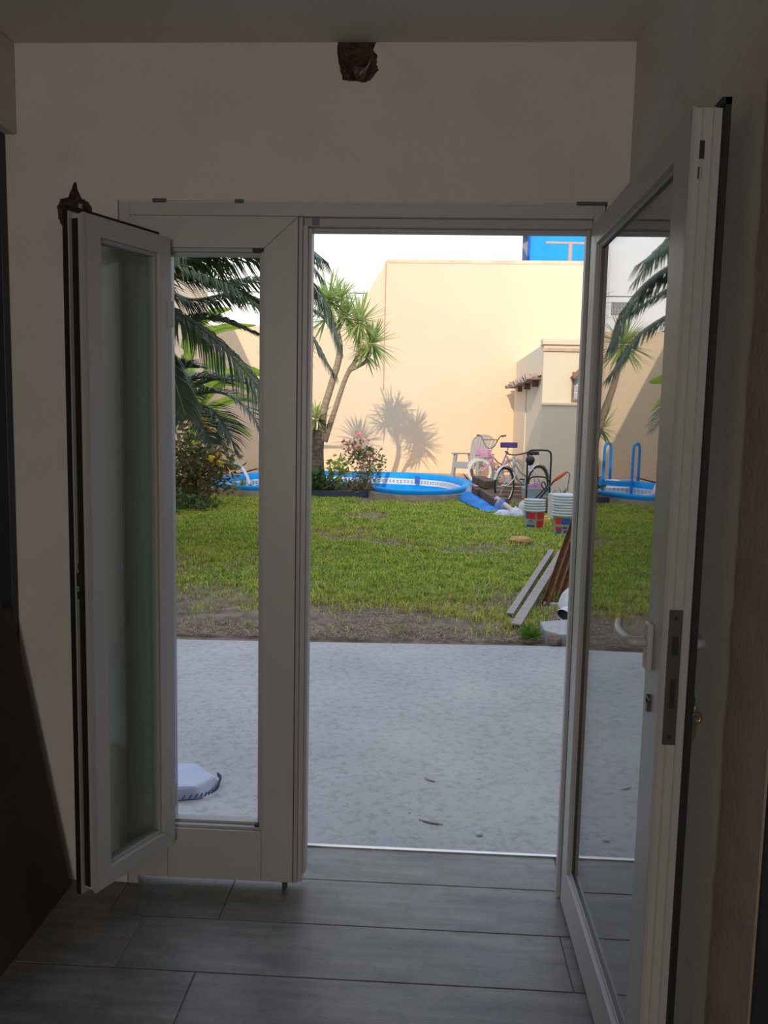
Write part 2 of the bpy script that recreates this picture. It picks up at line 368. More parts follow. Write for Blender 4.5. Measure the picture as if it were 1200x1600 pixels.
# house mass: ground floor beside the room, upper floors (they cast the shade on the garden)
hs = tag(MB().box(-9, XL-.065, -7, WY, -.3, 2.56).build('wall_house_left', M['facade']), 'ground-floor facade left of the doorway, outside', 'wall', kind='structure')
tag(MB().box(XR+.1, 9, -7, WY, -.3, 2.56).build('wall_house_right', M['facade']), 'ground-floor facade right of the doorway, outside', 'wall', kind='structure')
tag(MB().box(-9, -1.5, -7, WY, 2.56, 5.62).build('wall_upper_left', M['facade']), 'lower upper-floor block of the house above the doorway', 'wall', kind='structure')
tag(MB().box(-1.5, 9, -7, WY, 2.56, 7.2).build('wall_upper_right', M['facade']), 'taller upper-floor block of the house above the doorway', 'wall', kind='structure')
tag(MB().box(-9, 9, -12.2, -12, -.3, 5.5).build('wall_sun_block', M['facade']), 'added unseen wall keeping the sun out of the rear window', 'wall', kind='structure')  # unseen wall added only to block direct sun from behind

# ================================================================== DOOR
# fixed outer frame
fr = thing('trim_1', 'white aluminium outer frame of the double glazed door', 'door frame', kind='structure')
FX0, FX1, FZ = -.895, .474, 2.05
mb = MB(); mb.box(FX0, FX0+.032, -.006, .06, .0, FZ); mb.build('jamb', M['alu'], fr, bevel=.002)
mb = MB(); mb.box(FX1-.030, FX1, -.006, .06, .0, FZ); mb.box(FX1-.042, FX1-.030, .03, .06, 0, FZ); mb.build('jamb', M['alu'], fr, bevel=.002)
mb = MB(); mb.box(FX0+.032, FX1-.03, -.006, .06, 2.014, FZ); mb.build('head', M['alu'], fr, bevel=.002)
mb = MB(); mb.box(-.366, FX1-.03, .012, .06, 1.991, 2.014); mb.box(-.343, FX1-.03, .034, .06, 1.980, 1.991); mb.build('head_rebate', M['alu2'], fr, bevel=.0015)
mb = MB(); mb.box(-.343, -.322, .008, .0115, 1.993, 2.0135); mb.build('corner_gasket', M['greywall'], fr)
for x0, x1, zz in ((-.795, -.758, .009), (-.56, -.535, .008), (.395, .478, .008)):   # packing wedges on top of the frame
    mb = MB(); mb.box(x0, x1, -.012, .03, FZ, FZ+zz); mb.build('packing_wedge', M['darksteel'], fr)
mb = MB(); mb.box(FX0-.006, FX0, -.01, .03, 1.94, 1.985); mb.build('packing_wedge', M['rubber'], fr)
mb = MB(); rj = random.Random(2); xs = [FX0+i*.06 for i in range(24)]
for i in range(len(xs)-1):
    a = .004+rj.random()*.004; mb.box(xs[i], xs[i+1], -.004, .03, FZ, FZ+a)
mb.build('mortar_bead', M['facade'], fr)
# threshold strip
tag(MB().box(-.897, .477, .262, .276, -.03, .006).build('trim_2', M['steel'], bevel=.001), 'bright metal threshold strip between floor tiles and concrete', 'threshold', kind='structure')

# left leaf
ll = thing('door_2', 'narrow white left door leaf with a window opening in it', 'door', (0, 0, 0), kind='structure')
A0, A1, B0, B1 = -.862, -.379, .030, 2.012
W0, W1, V0, V1 = -.768, -.476, .190, 1.925
def mitre(name, pts, y0=-.012, y1=.045, m='alu', par=ll, bev=.0015):
    mb = MB(); nq = len(pts)
    mb.add([(x, y0, z) for x, z in pts]+[(x, y1, z) for x, z in pts], [tuple(range(nq)), tuple(range(2*nq-1, nq-1, -1))]+[(i, nq+i, nq+(i+1) % nq, (i+1) % nq) for i in range(nq)])
    return mb.build(name, M[m], par, bevel=bev)
g = .0006
mitre('stile', [(A0, B0), (W0, B0), (W0, V1), (A0, B1)])
mitre('stile', [(W1, B0), (A1, B0), (A1, B1-g), (W1, V1-g)])
mitre('rail', [(A0, B1), (W0, V1), (W1, V1), (A1, B1)])
mitre('rail', [(W0+g, B0), (W1-g, B0), (W1-g, V0), (W0+g, V0)])
# sub frame in the opening
def ring(name, x0, x1, z0, z1, t, y0, y1, m, par, bev=.001):
    mb = MB(); mb.box(x0, x0+t, y0, y1, z0, z1); mb.box(x1-t, x1, y0, y1, z0, z1); mb.box(x0+t, x1-t, y0, y1, z0, z0+t); mb.box(x0+t, x1-t, y0, y1, z1-t, z1); return mb.build(name, M[m], par, bevel=bev)
ring('window_subframe', W0, W1, V0, V1, .009, -.003, .045, 'alu2', ll)
ring('window_rebate', W0+.009, W1-.009, V0+.009, V1-.009, .008, .014, .045, 'alu2', ll)
mb = MB(); mb.box(W1-.034, W1-.001, -.006, .012, V1-.0095, V1-.001); mb.build('corner_gasket', M['rubber'], ll)
mb = MB(); mb.box(-.5, -.483, .0, .0135, V0+.0095, V0+.016); mb.build('corner_gasket', M['rubber'], ll)
# astragal / meeting profile
mb = MB(); mb.box(-.3775, -.366, -.012, .05, .028, 2.010); mb.build('meeting_stile', M['alu2'], ll, bevel=.001)
mb = MB(); mb.box(-.3655, -.352, -.004, .06, .03, 1.990); mb.box(-.352, -.343, .012, .06, .05, 1.986); mb.build('meeting_stile', M['alu'], ll, bevel=.001)
mb = MB(); mb.box(-.3785, -.3765, -.0125, .0, .03, 2.01); mb.build('gasket', M['rubber'], ll)
mb = MB(); mb.box(-.415, -.40, .012, .03, .0, .03); mb.build('floor_bolt', M['darksteel'], ll)
# sash, swung inwards
SW, SH0, SH1, ST = .314, .158, 1.945, .046
ang = math.atan2(-.3, -.133)
sash = thing('window_1', 'white framed window sash swung open from the narrow door leaf', 'window', (-.776, -.014, 0), ang, kind='structure')
fw = .050
def spiece(name, pts, y0=0, y1=ST): return mitre(name, pts, y0, y1, 'alu', sash)
spiece('sash_stile', [(0.004, SH0), (fw, SH0+fw), (fw, SH1-fw), (0.004, SH1)])
spiece('sash_stile', [(SW-fw, SH0+fw), (SW, SH0), (SW, SH1), (SW-fw, SH1-fw)])
spiece('sash_rail', [(0.004, SH1), (fw, SH1-fw), (SW-fw, SH1-fw), (SW, SH1)])
spiece('sash_rail', [(0.004, SH0), (SW, SH0), (SW-fw, SH0+fw), (fw, SH0+fw)])
ring('glazing_bead', fw, SW-fw, SH0+fw, SH1-fw, .010, .006, .036, 'alu2', sash)
mb = MB(); mb.box(fw+.004, SW-fw-.004, .016, .020, SH0+fw+.004, SH1-fw-.004); mb.build('glass_pane', M['glass'], sash)
mb = MB(); mb.box(fw+.004, SW-fw-.004, .028, .032, SH0+fw+.004, SH1-fw-.004); mb.build('glass_pane', M['glass'], sash)
mb = MB(); mb.box(SW+.012, SW+.016, -.017, -.003, SH0-.012, SH1+.016); mb.build('edge_gasket', M['rubber'], sash)
mb = MB(); mb.box(SW, SW+.004, .003, .020, SH0+.01, SH1-.012); mb.build('edge_gasket', M['rubber'], sash)
mb = MB(); mb.box(-.0, SW+.012, -.016, .0, SH1-.012, SH1+.006); mb.box(0, SW+.012, -.016, 0, SH0-.012, SH0+.006); mb.box(SW-.02, SW+.012, -.016, 0, SH0+.006, SH1-.012); mb.build('overlap_flange', M['alu2'], sash, bevel=.001)
mb = MB(); mb.box(0, SW+.012, -.016, .0, SH1+.0065, SH1+.020); mb.build('top_gasket', M['rubber'], sash)
mb = MB(); mb.box(SW+.001, SW+.006, ST-.010, ST+.001, SH0, SH1); mb.build('edge_profile', M['alu2'], sash)
mb = MB(); mb.box(SW, SW+.010, .0, .018, 1.0, 1.035); mb.box(SW, SW+.009, .003, .015, 1.045, 1.06); mb.box(SW, SW+.009, .0, .016, .965, .985); mb.build('latch', M['black'], sash, bevel=.002)
for zc in (1.735, .31):
    mb = MB(); mb.tube([(-.004, .034, zc-.04), (-.004, .034, zc+.04)], .006, 10); mb.box(-.004, .02, .044, .048, zc-.036, zc+.036); mb.build('hinge', M['alu'], sash)

# right leaf, swung inwards
LW, LZ0, LZ1, LT = .875, .018, 1.990, .052
rl = thing('door_1', 'white framed glazed right door leaf swung wide open into the room', 'door', (.437, -.014, 0), -PI/2, kind='structure')
# local: +x towards the free edge, +y (world +x) towards the right wall
sw_, rb, rt_ = .095, .125, .060
def lp(name, pts, y0=0, y1=LT): return mitre(name, pts, y0, y1, 'alu', rl)
G0, G1 = LZ0+rb, LZ1-rt_
lp('stile', [(0, LZ0), (.075, LZ0), (.075, G1), (0, LZ1)])
lp('stile', [(LW-sw_, LZ0), (LW, LZ0), (LW, LZ1), (LW-sw_, G1)])
lp('rail', [(0, LZ1), (.075, G1), (LW-sw_, G1), (LW, LZ1)])
lp('rail', [(.0755, LZ0), (LW-sw_-.0005, LZ0), (LW-sw_-.0005, G0), (.0755, G0)])
ring('glazing_bead', .075, LW-sw_, G0, G1, .012, .010, .042, 'alu2', rl)
ring('glazing_gasket', .087, LW-sw_-.012, G0+.012, G1-.012, .003, .013, .039, 'darksteel', rl, 0)
for y0 in (.017, .031):
    mb = MB(); mb.box(.083, LW-sw_-.008, y0, y0+.004, G0+.008, G1-.008); mb.build('glass_pane', M['glass_door'], rl)
mb = MB(); mb.box(LW, LW+.004, .0, .006, LZ0, LZ1); mb.box(LW, LW+.0025, .018, .021, LZ0, LZ1); mb.box(LW, LW+.0025, .036, .039, LZ0, LZ1); mb.build('edge_profile', M['alu2'], rl)
mb = MB(); mb.box(LW-.004, LW+.012, LT, LT+.010, LZ0-.008, LZ1+.012); mb.build('edge_gasket', M['rubber'], rl)
mb = MB(); mb.box(.3, LW+.012, LT-.006, LT+.010, LZ1+.001, LZ1+.013); mb.build('top_gasket', M['rubber'], rl)
mb = MB(); mb.box(LW, LW+.003, .012, .036, .86, 1.115); mb.build('lock_plate', M['darksteel'], rl, bevel=.001)
lk = rl.children[-1]
mb = MB(); mb.box(LW+.003, LW+.0045, .019, .030, 1.03, 1.065); mb.box(LW+.003, LW+.0045, .020, .029, .93, .985); mb.tube([(LW+.002, .024, 1.1), (LW+.0045, .024, 1.1)], .004); mb.tube([(LW+.002, .024, .875), (LW+.0045, .024, .875)], .004); mb.build('latch_slot', M['black'], rl)
mb = MB(); mb.box(LW, LW+.003, .016, .024, 1.905, 1.935); mb.build('bolt_slot', M['black'], rl); mb = MB(); mb.box(LW, LW+.002, .015, .022, 1.872, 1.892); mb.build('bolt_plate', M['darksteel'], rl)
# handles on both faces
def handle(sgn, yf):
    hd = thing('handle', None, None); hd.parent = rl
    xc = LW-.062
    mb = MB(); mb.box(xc-.014, xc+.014, min(yf, yf+sgn*.012), max(yf, yf+sgn*.012), .985, 1.075); mb.build('escutcheon', M['alu'], hd, bevel=.003)
    L = .115
    mb = MB(); pts = bez([(xc, yf+sgn*.008, 1.038), (xc, yf+sgn*.036, 1.038), (xc-.02, yf+sgn*.044, 1.037), (xc-.07, yf+sgn*.046, 1.040), (xc-L, yf+sgn*.036, 1.050)], 14)
    mb.tube(pts, [.010]*6+[.011]*5+[.010, .009, .008, .006], 12); mb.build('lever', M['alu'], hd, True)
handle(-1, 0.0); handle(1, LT)
mb = MB(); mb.tube([(LW-.05, -.006, .93), (LW-.05, LT+.006, .93)], .009, 14); mb.box(LW-.055, LW-.045, -.006, LT+.006, .905, .93); mb.build('lock_cylinder', M['darksteel'], rl)
for zc in (.25, 1.75):
    mb = MB(); mb.tube([(-.003, LT*.5, zc-.05), (-.003, LT*.5, zc+.05)], .009, 10); mb.build('hinge', M['alu'], rl)
# keys hanging in the outer side of the lock
def key(name, label, pos, Mr, m):
    k = thing(name, label, 'key', pos, group='keys in the door lock'); k.matrix_world = Matrix.Translation(pos) @ Mr
    mb = MB(); mb.tube([(.009*math.cos(a)*1.1, 0, .009*math.sin(a)) for a in [i*PI/8 for i in range(16)]], .0042, 8, closed=True); mb.build('bow', m, k, True)
    mb = MB(); mb.box(-.004, .004, -.0012, .0012, -.045, -.008)
    for q in range(4): mb.box(.004, .0062, -.0012, .0012, -.040+q*.007, -.036+q*.007)
    mb.build('blade', m, k)
    return k
kx, ky, kz = .437+LT+.006, -.014-LW+.05, .93
key('door_key', 'dark key pushed into the lock on the far side of the right leaf', (kx+.022, ky, kz), Matrix.Rotation(PI/2, 4, 'Z') @ Matrix.Rotation(-PI/2, 4, 'Y'), M['darksteel']).location = (kx+.020, ky, kz)
key('door_key', 'brass key dangling below the lock of the right leaf', (kx+.028, ky-.004, kz-.034), Matrix.Rotation(.15, 4, 'Z') @ Matrix.Rotation(.12, 4, 'Y'), M['brass'])
tag(MB().tube([(kx+.024+.0*math.cos(a), ky-.002+.009*math.cos(a), kz-.016+.014*math.sin(a)) for a in [i*PI/8 for i in range(16)]], .0012, 6, closed=True).build('key_ring', M['steel'], None, True), 'thin steel ring joining the two keys', 'key ring')

# things leaning in the left recess
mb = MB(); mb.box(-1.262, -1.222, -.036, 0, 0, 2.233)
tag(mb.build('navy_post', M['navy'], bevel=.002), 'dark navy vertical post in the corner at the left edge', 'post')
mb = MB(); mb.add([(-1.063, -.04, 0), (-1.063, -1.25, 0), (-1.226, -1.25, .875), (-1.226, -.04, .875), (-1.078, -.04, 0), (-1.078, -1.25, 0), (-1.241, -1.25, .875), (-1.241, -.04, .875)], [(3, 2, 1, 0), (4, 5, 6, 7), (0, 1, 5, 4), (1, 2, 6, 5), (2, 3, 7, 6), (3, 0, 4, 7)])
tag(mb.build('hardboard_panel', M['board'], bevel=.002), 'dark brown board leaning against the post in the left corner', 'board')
# ================================================================== GARDEN: ground and walls
BW = 18.2                       # garden back wall
DZ = .20                        # pool deck and rim height
rng = np.random.default_rng(7); R_ = random.Random(11)
pat = MB(); pat.prism([(-9, .27), (2.2, .27), (2.2, 3.2), (.97, 3.137), (-.77, 3.03), (-1.55, 2.985), (-9, 2.7)], -.35, -.05)
patio = tag(pat.build('patio', M['concrete']), 'grey concrete patio slab outside the threshold', 'patio', kind='structure')
# back wall with sloped step, cap stains come from the paint
P = [(-9, -.3), (9, -.3), (9, 5.35), (-1.09, 5.33), (-1.545, 4.55), (-2.08, 3.70), (-9, 3.70)]
def yslab(name, P, y0, y1, m, par=None):
    nq = len(P); return MB().add([(x, y0, z) for x, z in P]+[(x, y1, z) for x, z in P], [tuple(range(nq)), tuple(range(2*nq-1, nq-1, -1))]+[(i, nq+i, nq+(i+1) % nq, (i+1) % nq) for i in range(nq)]).build(name, m, par)
gb = tag(yslab('wall_garden_back', P, BW, BW+.3, M['ywall']), 'tall pale yellow wall behind the pool, sloping down at the left', 'wall', kind='structure')
mb = MB(); c = at(603, 410, BW-.02); mb.tube([(c.x, BW-.012, 5.3), (c.x+.0, BW-.012, 2.2)], .012, 6); mb.build('downpipe_cable', M['ledge'], gb)
# stained capping
m_ = mat('stained_paint', (.60, .50, .37), .9, (.82, .65, .45), 3, lo=.3, hi=.62)
yslab('wall_cap', [(-1.07, 5.26), (9, 5.28), (9, 5.36), (-1.09, 5.34)], BW-.012, BW+.29, m_, gb)
tag(MB().box(-5.75, -5.5, .25, 7.2, -.3, 2.0).box(-5.75, -5.5, 7.2, BW, -.3, 5.0).build('wall_garden_left', M['ywall']), 'tall boundary wall along the left side of the garden', 'wall', kind='structure')
tag(MB().box(2.2, 2.45, .25, 6.9, -.3, 2.7).build('wall_garden_right', M['facade']), 'side wing wall that the rusty sheet leans on', 'wall', kind='structure')
tag(MB().box(5.2, 5.45, .25, BW, -.3, 3.4).build('wall_garden_side', M['ywall']), 'boundary wall along the right side of the garden', 'wall', kind='structure')

# neighbours
nb = thing('white_building', 'blown-out white neighbouring building behind the low yellow wall', 'building', (-5, 21, 0))
MB().box(-7, 7.45, 0, 6, -.3, 8.5).build('wall', M['white_wall'], nb)
MB().box(-7, 7.45, -.02, 0, 4.94, 4.96).build('string_course', M['greywall'], nb)
vg = MB(); V = (-4.55, -4.02, 4.45, 4.80)
fcs = MB(); fcs.box(V[0]+5, V[1]+5, -.012, .0, V[2], V[3]); fcs.build('vent_backing', M['greywall'], nb)
bl = None
for i in range(6):
    for j in range(3):
        x = V[0]+5+.01+i*.0865; z = V[2]+.01+j*.113
        if bl is None:
            mb = MB(); mb.box(0, .075, -.03, 0, 0, .012); mb.box(0, .075, -.03, 0, .088, .1); mb.box(0, .012, -.03, 0, .012, .088); mb.box(.063, .075, -.03, 0, .012, .088); mb.box(.012, .063, -.022, 0, .045, .055)
            bl = mb.build('vent_block', M['whitebox'], nb); o = bl
        else: o = bl.copy(); COL.objects.link(o)
        o.location = (x, -.012, z)
bb = thing('blue_building', 'bright blue neighbouring house above the tall yellow wall', 'building', (2.75, 26, 0))
MB().box(.46, 7, 0, 5, -.3, 10.5).build('wall', M['bluewall'], bb)
MB().box(.0, .46, .25, 5, -.3, 10.5).build('side_wall', mat('side_shade_grey', (.36, .38, .43), .9), bb)  # grey darkened so the colour carries this wall's shade
mb = MB(); mb.add([(0, -.25, 7.5), (.52, -.25, 7.85), (.52, -.25, 8.4), (0, -.25, 8.4), (0, .3, 7.5), (.52, .3, 7.85), (.52, .3, 8.4), (0, .3, 8.4)], [(0, 1, 2, 3), (7, 6, 5, 4), (0, 4, 5, 1), (1, 5, 6, 2), (2, 6, 7, 3), (3, 7, 4, 0)]); mb.build('eave', M['facade'], bb)
mb = MB(); mb.tube([(.43, -.05, 6), (.43, -.05, 10)], .04); mb.build('downpipe', M['blue'], bb)
tp = thing('clothesline_pole', 'thin T-shaped pole standing out against the blue house', 'pole', (0, 20, 0))
p0, p1, q0, q1 = at(890, 420, 20), at(890, 380, 20), at(853, 379, 20), at(935, 381, 20)
mb = MB(); mb.tube([(p0.x, 0, -.3), (p0.x, 0, p1.z)], .05); mb.build('post', M['pinkpost'], tp); mb = MB(); mb.bar((q0.x, 0, q0.z), (q1.x, 0, q1.z), .05, .05); mb.build('crossbar', M['pinkpost'], tp)

# outbuilding with tiled canopy
ob = thing('outbuilding', 'yellow garden outbuilding with corniced top at the right', 'outbuilding', (2.12, 13.35, 0))
OH = 2.93
MB().box(0, 3.0, 0, BW-13.35, -.2, OH).build('wall', M['ywall2'], ob)
mb = MB(); mb.box(-.03, 3.03, -.05, .3, OH-.02, OH+.09); mb.build('cornice', M['ywall2'], ob, bevel=.01)
mb = MB(); mb.box(-.02, 3.0, -.03, .02, OH-.14, OH-.08); mb.build('cornice_band', M['ledge'], ob)
mb = MB(); mb.box(-.02, 3.0, -.025, 0.0, 1.80, 1.845); mb.build('string_course', M['ywall2'], ob)
wn = thing('window', None, None, (.58, 0, 1.92)); wn.parent = ob
mb = MB(); mb.box(-.04, .0, -.03, .02, -.05, .5); mb.box(.0, .7, -.03, .02, -.05, .0); mb.build('window_frame', M['wood'], wn)
for k in range(3):
    mb = MB(); mb.box(0, .7, -.012, .0, .012+k*.13, .012+k*.13+.105); mb.build('pane', M['bluepanel'], wn)
mb = MB(); mb.add([(-.08, -.02, .40), (.75, -.02, 1.25), (.75, -.30, 1.25), (-.08, -.30, .40), (-.05, -.02, .36), (.78, -.02, 1.21), (.78, -.30, 1.21), (-.05, -.3, .36)], [(0, 1, 2, 3), (7, 6, 5, 4), (0, 4, 5, 1), (1, 5, 6, 2), (2, 6, 7, 3), (3, 7, 4, 0)]); mb.build('awning', M['wood'], wn)
mb = MB(); mb.box(-.025, 0, 2.45, BW-13.35, -.2, 2.3); mb.build('pilaster', M['ywall2'], ob)
cp = thing('canopy', None, None, (0, .1, 2.30)); cp.parent = ob
mb = MB(); mb.box(-.20, 0, .1, 4.4, -.02, .02); mb.build('canopy_board', M['wood'], cp)
for k in range(3):
    mb = MB(); mb.box(-.12, 0, .5+k*1.3, .60+k*1.3, -.14, -.02); mb.build('corbel', M['wood'], cp)
tile = None
for k in range(19):
    for row in range(2):
        if tile is None:
            mb = MB(); prof = [(math.cos(a)*.11, math.sin(a)*.075) for a in [PI*i/8 for i in range(9)]]; prof2 = [(c_*.85, s_*.8) for c_, s_ in reversed(prof)]
            pr = prof+prof2; nq = len(pr)
            mb.add([(-.22, y, z) for y, z in pr]+[(.0, y*.85, z*.85) for y, z in pr], [(i, i+1, nq+i+1, nq+i) for i in range(nq-1)]+[(nq-1, 0, nq, 2*nq-1)]+[(i, nq-1-i, nq-2-i, i+1) for i in range(8)])
            tile = mb.build('roof_tile', M['clay'], cp); o = tile
        else: o = tile.copy(); COL.objects.link(o)
        o.location = (-.02+(-.05 if row == 0 else .05), .2+k*.225, .02+(0 if row == 0 else .06)+R_.uniform(-.02, .02)); o.rotation_euler = (R_.uniform(-.12, .12), -.22+R_.uniform(-.08, .08), R_.uniform(-.1, .1))

# ================================================================== POOL
pc = [(.83, 13.7), (.45, 12.55), (-.25, 12.2), (-.8, 12.5), (-1.6, 13.9), (-2.35, 12.9), (-2.9, 12.25), (-3.6, 12.45), (-4.25, 13.5), (-4.1, 15.4), (-2.9, 16.9), (-1.1, 17.35), (.35, 16.7), (.88, 15.2)]
def closed_spline(P, n):
    m = len(P); out = []
    for i in range(n):
        t = i/n*m; k = int(t); u = t-k; a, b, c, d = [Vector((*P[(k+j) % m], 0)) for j in (-1, 0, 1, 2)]
        out.append(.5*((2*b)+(c-a)*u+(2*a-5*b+4*c-d)*u*u+(-a+3*b-3*c+d)*u**3))
    return out
NP = 120; base = closed_spline(pc, NP); ctr = Vector((-1.7, 14.9, 0))
nrm = []
for i in range(NP):
    t = base[(i+1) % NP]-base[i-1]; nn_ = Vector((t.y, -t.x, 0)).normalized(); nrm.append(nn_)
if sum((base[i]-ctr).dot(nrm[i]) for i in range(NP)) < 0: nrm = [-v for v in nrm]
# soil, dug out under the pool
def inside(x, y):
    c_ = False; n_ = NP
    for i in range(n_):
        p, q = base[i], base[i-1]
        if (p.y > y) != (q.y > y) and x < (q.x-p.x)*(y-p.y)/(q.y-p.y)+p.x: c_ = not c_
    return c_
xs_ = [-9+.5*i for i in range(8)]+[-5+.1*i for i in range(70)]+[2+.5*i for i in range(15)]; ys_ = [2.6+.25*i for i in range(38)]+[12.1+.1*i for i in range(56)]+[17.8, 18.6, 20, 24, 30]
vs = []; fs = []
for y in ys_:
    for x in xs_: vs.append((x, y, -1.3 if (12 < y < 17.6 and -4.5 < x < 1 and inside(x, y)) else gz(y)+.012*math.sin(x*2.1+y*1.3)*math.sin(y*1.7-x)-(.03 if y < 3.4 else 0)))
for j in range(len(ys_)-1):
    for i in range(len(xs_)-1):
        a = j*len(xs_)+i; fs.append((a, a+1, a+len(xs_)+1, a+len(xs_)))
tag(MB().add(vs, fs).build('ground', M['dirt'], None, True), 'bare brown soil of the garden at the patio edge', 'ground', kind='structure')
pool = thing('swimming_pool', 'blue kidney-shaped swimming pool with a white banded inside', 'pool', (0, 0, 0))
def strip(rings, mi=None):
    """rings: list of (offset, z)"""
    mb = MB(); vs = []
    for off, z in rings: vs += [base[i]+nrm[i]*off+Vector((0, 0, z)) for i in range(NP)]
    fs = [(r*NP+i, r*NP+(i+1) % NP, (r+1)*NP+(i+1) % NP, (r+1)*NP+i) for r in range(len(rings)-1) for i in range(NP)]
    return mb.add(vs, fs)
strip([(0.03, DZ-.05), (0.05, DZ), (.04, DZ+.03), (-.10, DZ+.035), (-.14, DZ+.02), (-.15, DZ-.10)]).build('rim', M['poolblue'], pool, True)
strip([(-.15, DZ-.10), (-.16, DZ-.24)]).build('white_band', M['poolwhite'], pool)
strip([(-.16, DZ-.24), (-.20, -1.1)]).build('shell_wall', M['poolblue'], pool)
mb = MB(); mb.add([base[i]+nrm[i]*-.2+Vector((0, 0, -1.1)) for i in range(NP)], [tuple(range(NP))]); mb.build('shell_floor', M['poolblue'], pool)
mb = MB()
for i in range(0, NP):
    if i % 1 == 0:
        for f_ in (.15, .65):
            a = base[i].lerp(base[(i+1) % NP], f_)+nrm[i]*-.153; t = (base[(i+1) % NP]-base[i]).normalized()
            for zz in (DZ-.150, DZ-.19):
                mb.bar(a-t*.022+Vector((0, 0, zz)), a+t*.022+Vector((0, 0, zz)), .012, .022)
mk = mb.build('band_marks', M['poolgrey'], pool); mk['kind'] = 'stuff'
strip([(.03, DZ-.05), (.16, DZ-.04), (.17, -.12)]).build('plinth', M['plinth'], pool)
# pool water
mw_ = mat('pool_water', (.005, .30, .70), .1, spec=.3)
mb = MB(); mb.add([base[i]+nrm[i]*-.155+Vector((0, 0, DZ-.36)) for i in range(NP)], [tuple(range(NP))]); mb.build('water', mw_, pool)
mb = MB(); p = at(690, 757, 17.0); mb.box(-.05, .05, -.03, .03, -.1, .08); o = mb.build('skimmer', M['blue'], pool); o.location = (base[0].x-1.05, 16.83, DZ-.1)
# ladder hoops and handrail
for nm, x0, lab in (('pool_ladder', -3.08, None), ('pool_ladder', -3.72, None)):
    pass
pl_ = thing('pool_ladder', 'pair of blue hoop handrails standing on the left end of the pool', 'pool ladder', (-3.4, 16.2, DZ))
for xo in (.32, -.30):
    mb = MB(); mb.tube(bez([(xo-.08, .0, .0), (xo-.08, .0, .62), (xo-.06, -.03, .80), (xo, -.1, .86), (xo+.09, -.2, .80), (xo+.11, -.22, .6), (xo+.11, -.22, -.25)], 26), .032, 8); mb.build('hoop_rail', M['poolblue'], pl_, True)
for zz in (-.1, .05):
    mb = MB(); mb.bar((-.19, -.2, zz), (.43, -.2, zz), .05, .03); mb.build('tread', M['poolwhite'], pl_)
hr = MB(); hr.tube(bez([at(362, 724, 14.6), at(375, 728, 14.5), at(385, 742, 14.4), at(392, 762, 14.3)], 12), .035, 8)
tag(hr.build('pool_hose', M['bluepanel'], None, True), 'pale blue hose arching over the left end of the pool', 'hose')
# deck behind and right of the pool
dk = MB(); outer = [(5.0, BW-.01), (-5.4, BW-.01), (-5.4, 14.2)]
poly = [(x.x+n_.x*.10, x.y+n_.y*.10) for x, n_ in zip(base, nrm)]
# back strip as quads between the pool's far side and the wall
idx = sorted([i for i in range(NP) if base[i].y > 13.6 and base[i].x < .95], key=lambda i: i)
far = [i for i in range(NP) if base[i].y > 14.2]
fs_ = []
vs_ = [(base[i].x+nrm[i].x*.04, base[i].y+nrm[i].y*.04, DZ-.02) for i in far]+[(base[i].x, BW, DZ-.02) for i in far]
dk.add(vs_, [(k, k+1, len(far)+k+1, len(far)+k) for k in range(len(far)-1)])
xr = max(base[i].x for i in far)
dk.box(.9, 2.12, 13.55, BW, -.2, DZ-.02); dk.box(-5.45, -4.2, 14.2, BW, -.2, DZ-.02)
tag(dk.build('pool_deck', M['deck']), 'terracotta paved deck around the pool, lit by the sun', 'deck', kind='structure')

# ================================================================== PLANTS
def leafmesh(name, par, centers, sizes, cols, m='leaf', seed=1, updir=None, aspect=2.0, droop=0.0):
    """scatter of folded diamond leaves, tint per leaf"""
    r = np.random.default_rng(seed); n = len(centers); C_ = np.asarray(centers); S = np.asarray(sizes)
    d = r.normal(size=(n, 3)); d[:, 2] = d[:, 2]*.6-droop; d /= np.linalg.norm(d, axis=1)[:, None]
    e = np.cross(d, r.normal(size=(n, 3))); e /= np.linalg.norm(e, axis=1)[:, None]; f = np.cross(d, e)
    a = C_; b = C_+d*S[:, None]*.45+e*S[:, None]/aspect*.5+f*S[:, None]*.08; c = C_+d*S[:, None]; g_ = C_+d*S[:, None]*.45-e*S[:, None]/aspect*.5+f*S[:, None]*.08
    v = np.stack([a, b, c, g_], 1).reshape(-1, 3); k = np.arange(n)*4
    tri = np.stack([k, k+1, k+2, k, k+2, k+3], 1).reshape(-1)
    return rawmesh(name, v, tri, np.repeat(np.asarray(cols), 4, 0), M[m], par)
def rawmesh(name, v, tri, col, m, par):
    me = bpy.data.meshes.new(name); nv = len(v); nt_ = len(tri)//3
    me.vertices.add(nv); me.vertices.foreach_set('co', v.astype(np.float32).ravel())
    me.loops.add(len(tri)); me.loops.foreach_set('vertex_index', tri.astype(np.int32))
    me.polygons.add(nt_); me.polygons.foreach_set('loop_start', np.arange(0, len(tri), 3, dtype=np.int32)); me.polygons.foreach_set('loop_total', np.full(nt_, 3, np.int32))
    if col is not None:
        at_ = me.attributes.new('tint', 'FLOAT_COLOR', 'POINT'); at_.data.foreach_set('color', np.concatenate([col, np.ones((nv, 1))], 1).astype(np.float32).ravel())
    me.update(); me.validate()
    me.materials.append(m); return link(name, me, None, par)
def ell(n, c, r3, seed, shell=.0):
    r = np.random.default_rng(seed); d = r.normal(size=(n, 3)); d /= np.linalg.norm(d, axis=1)[:, None]; u = r.random(n)**(1/3); u = shell+(1-shell)*u
    return np.asarray(c)+d*u[:, None]*np.asarray(r3)
def tints(n, pal, seed, jit=.15):
    r = np.random.default_rng(seed); pal = np.asarray(pal); c = pal[r.integers(0, len(pal), n)]; return np.clip(c*(1+r.normal(0, jit, (n, 1))), .005, .95)

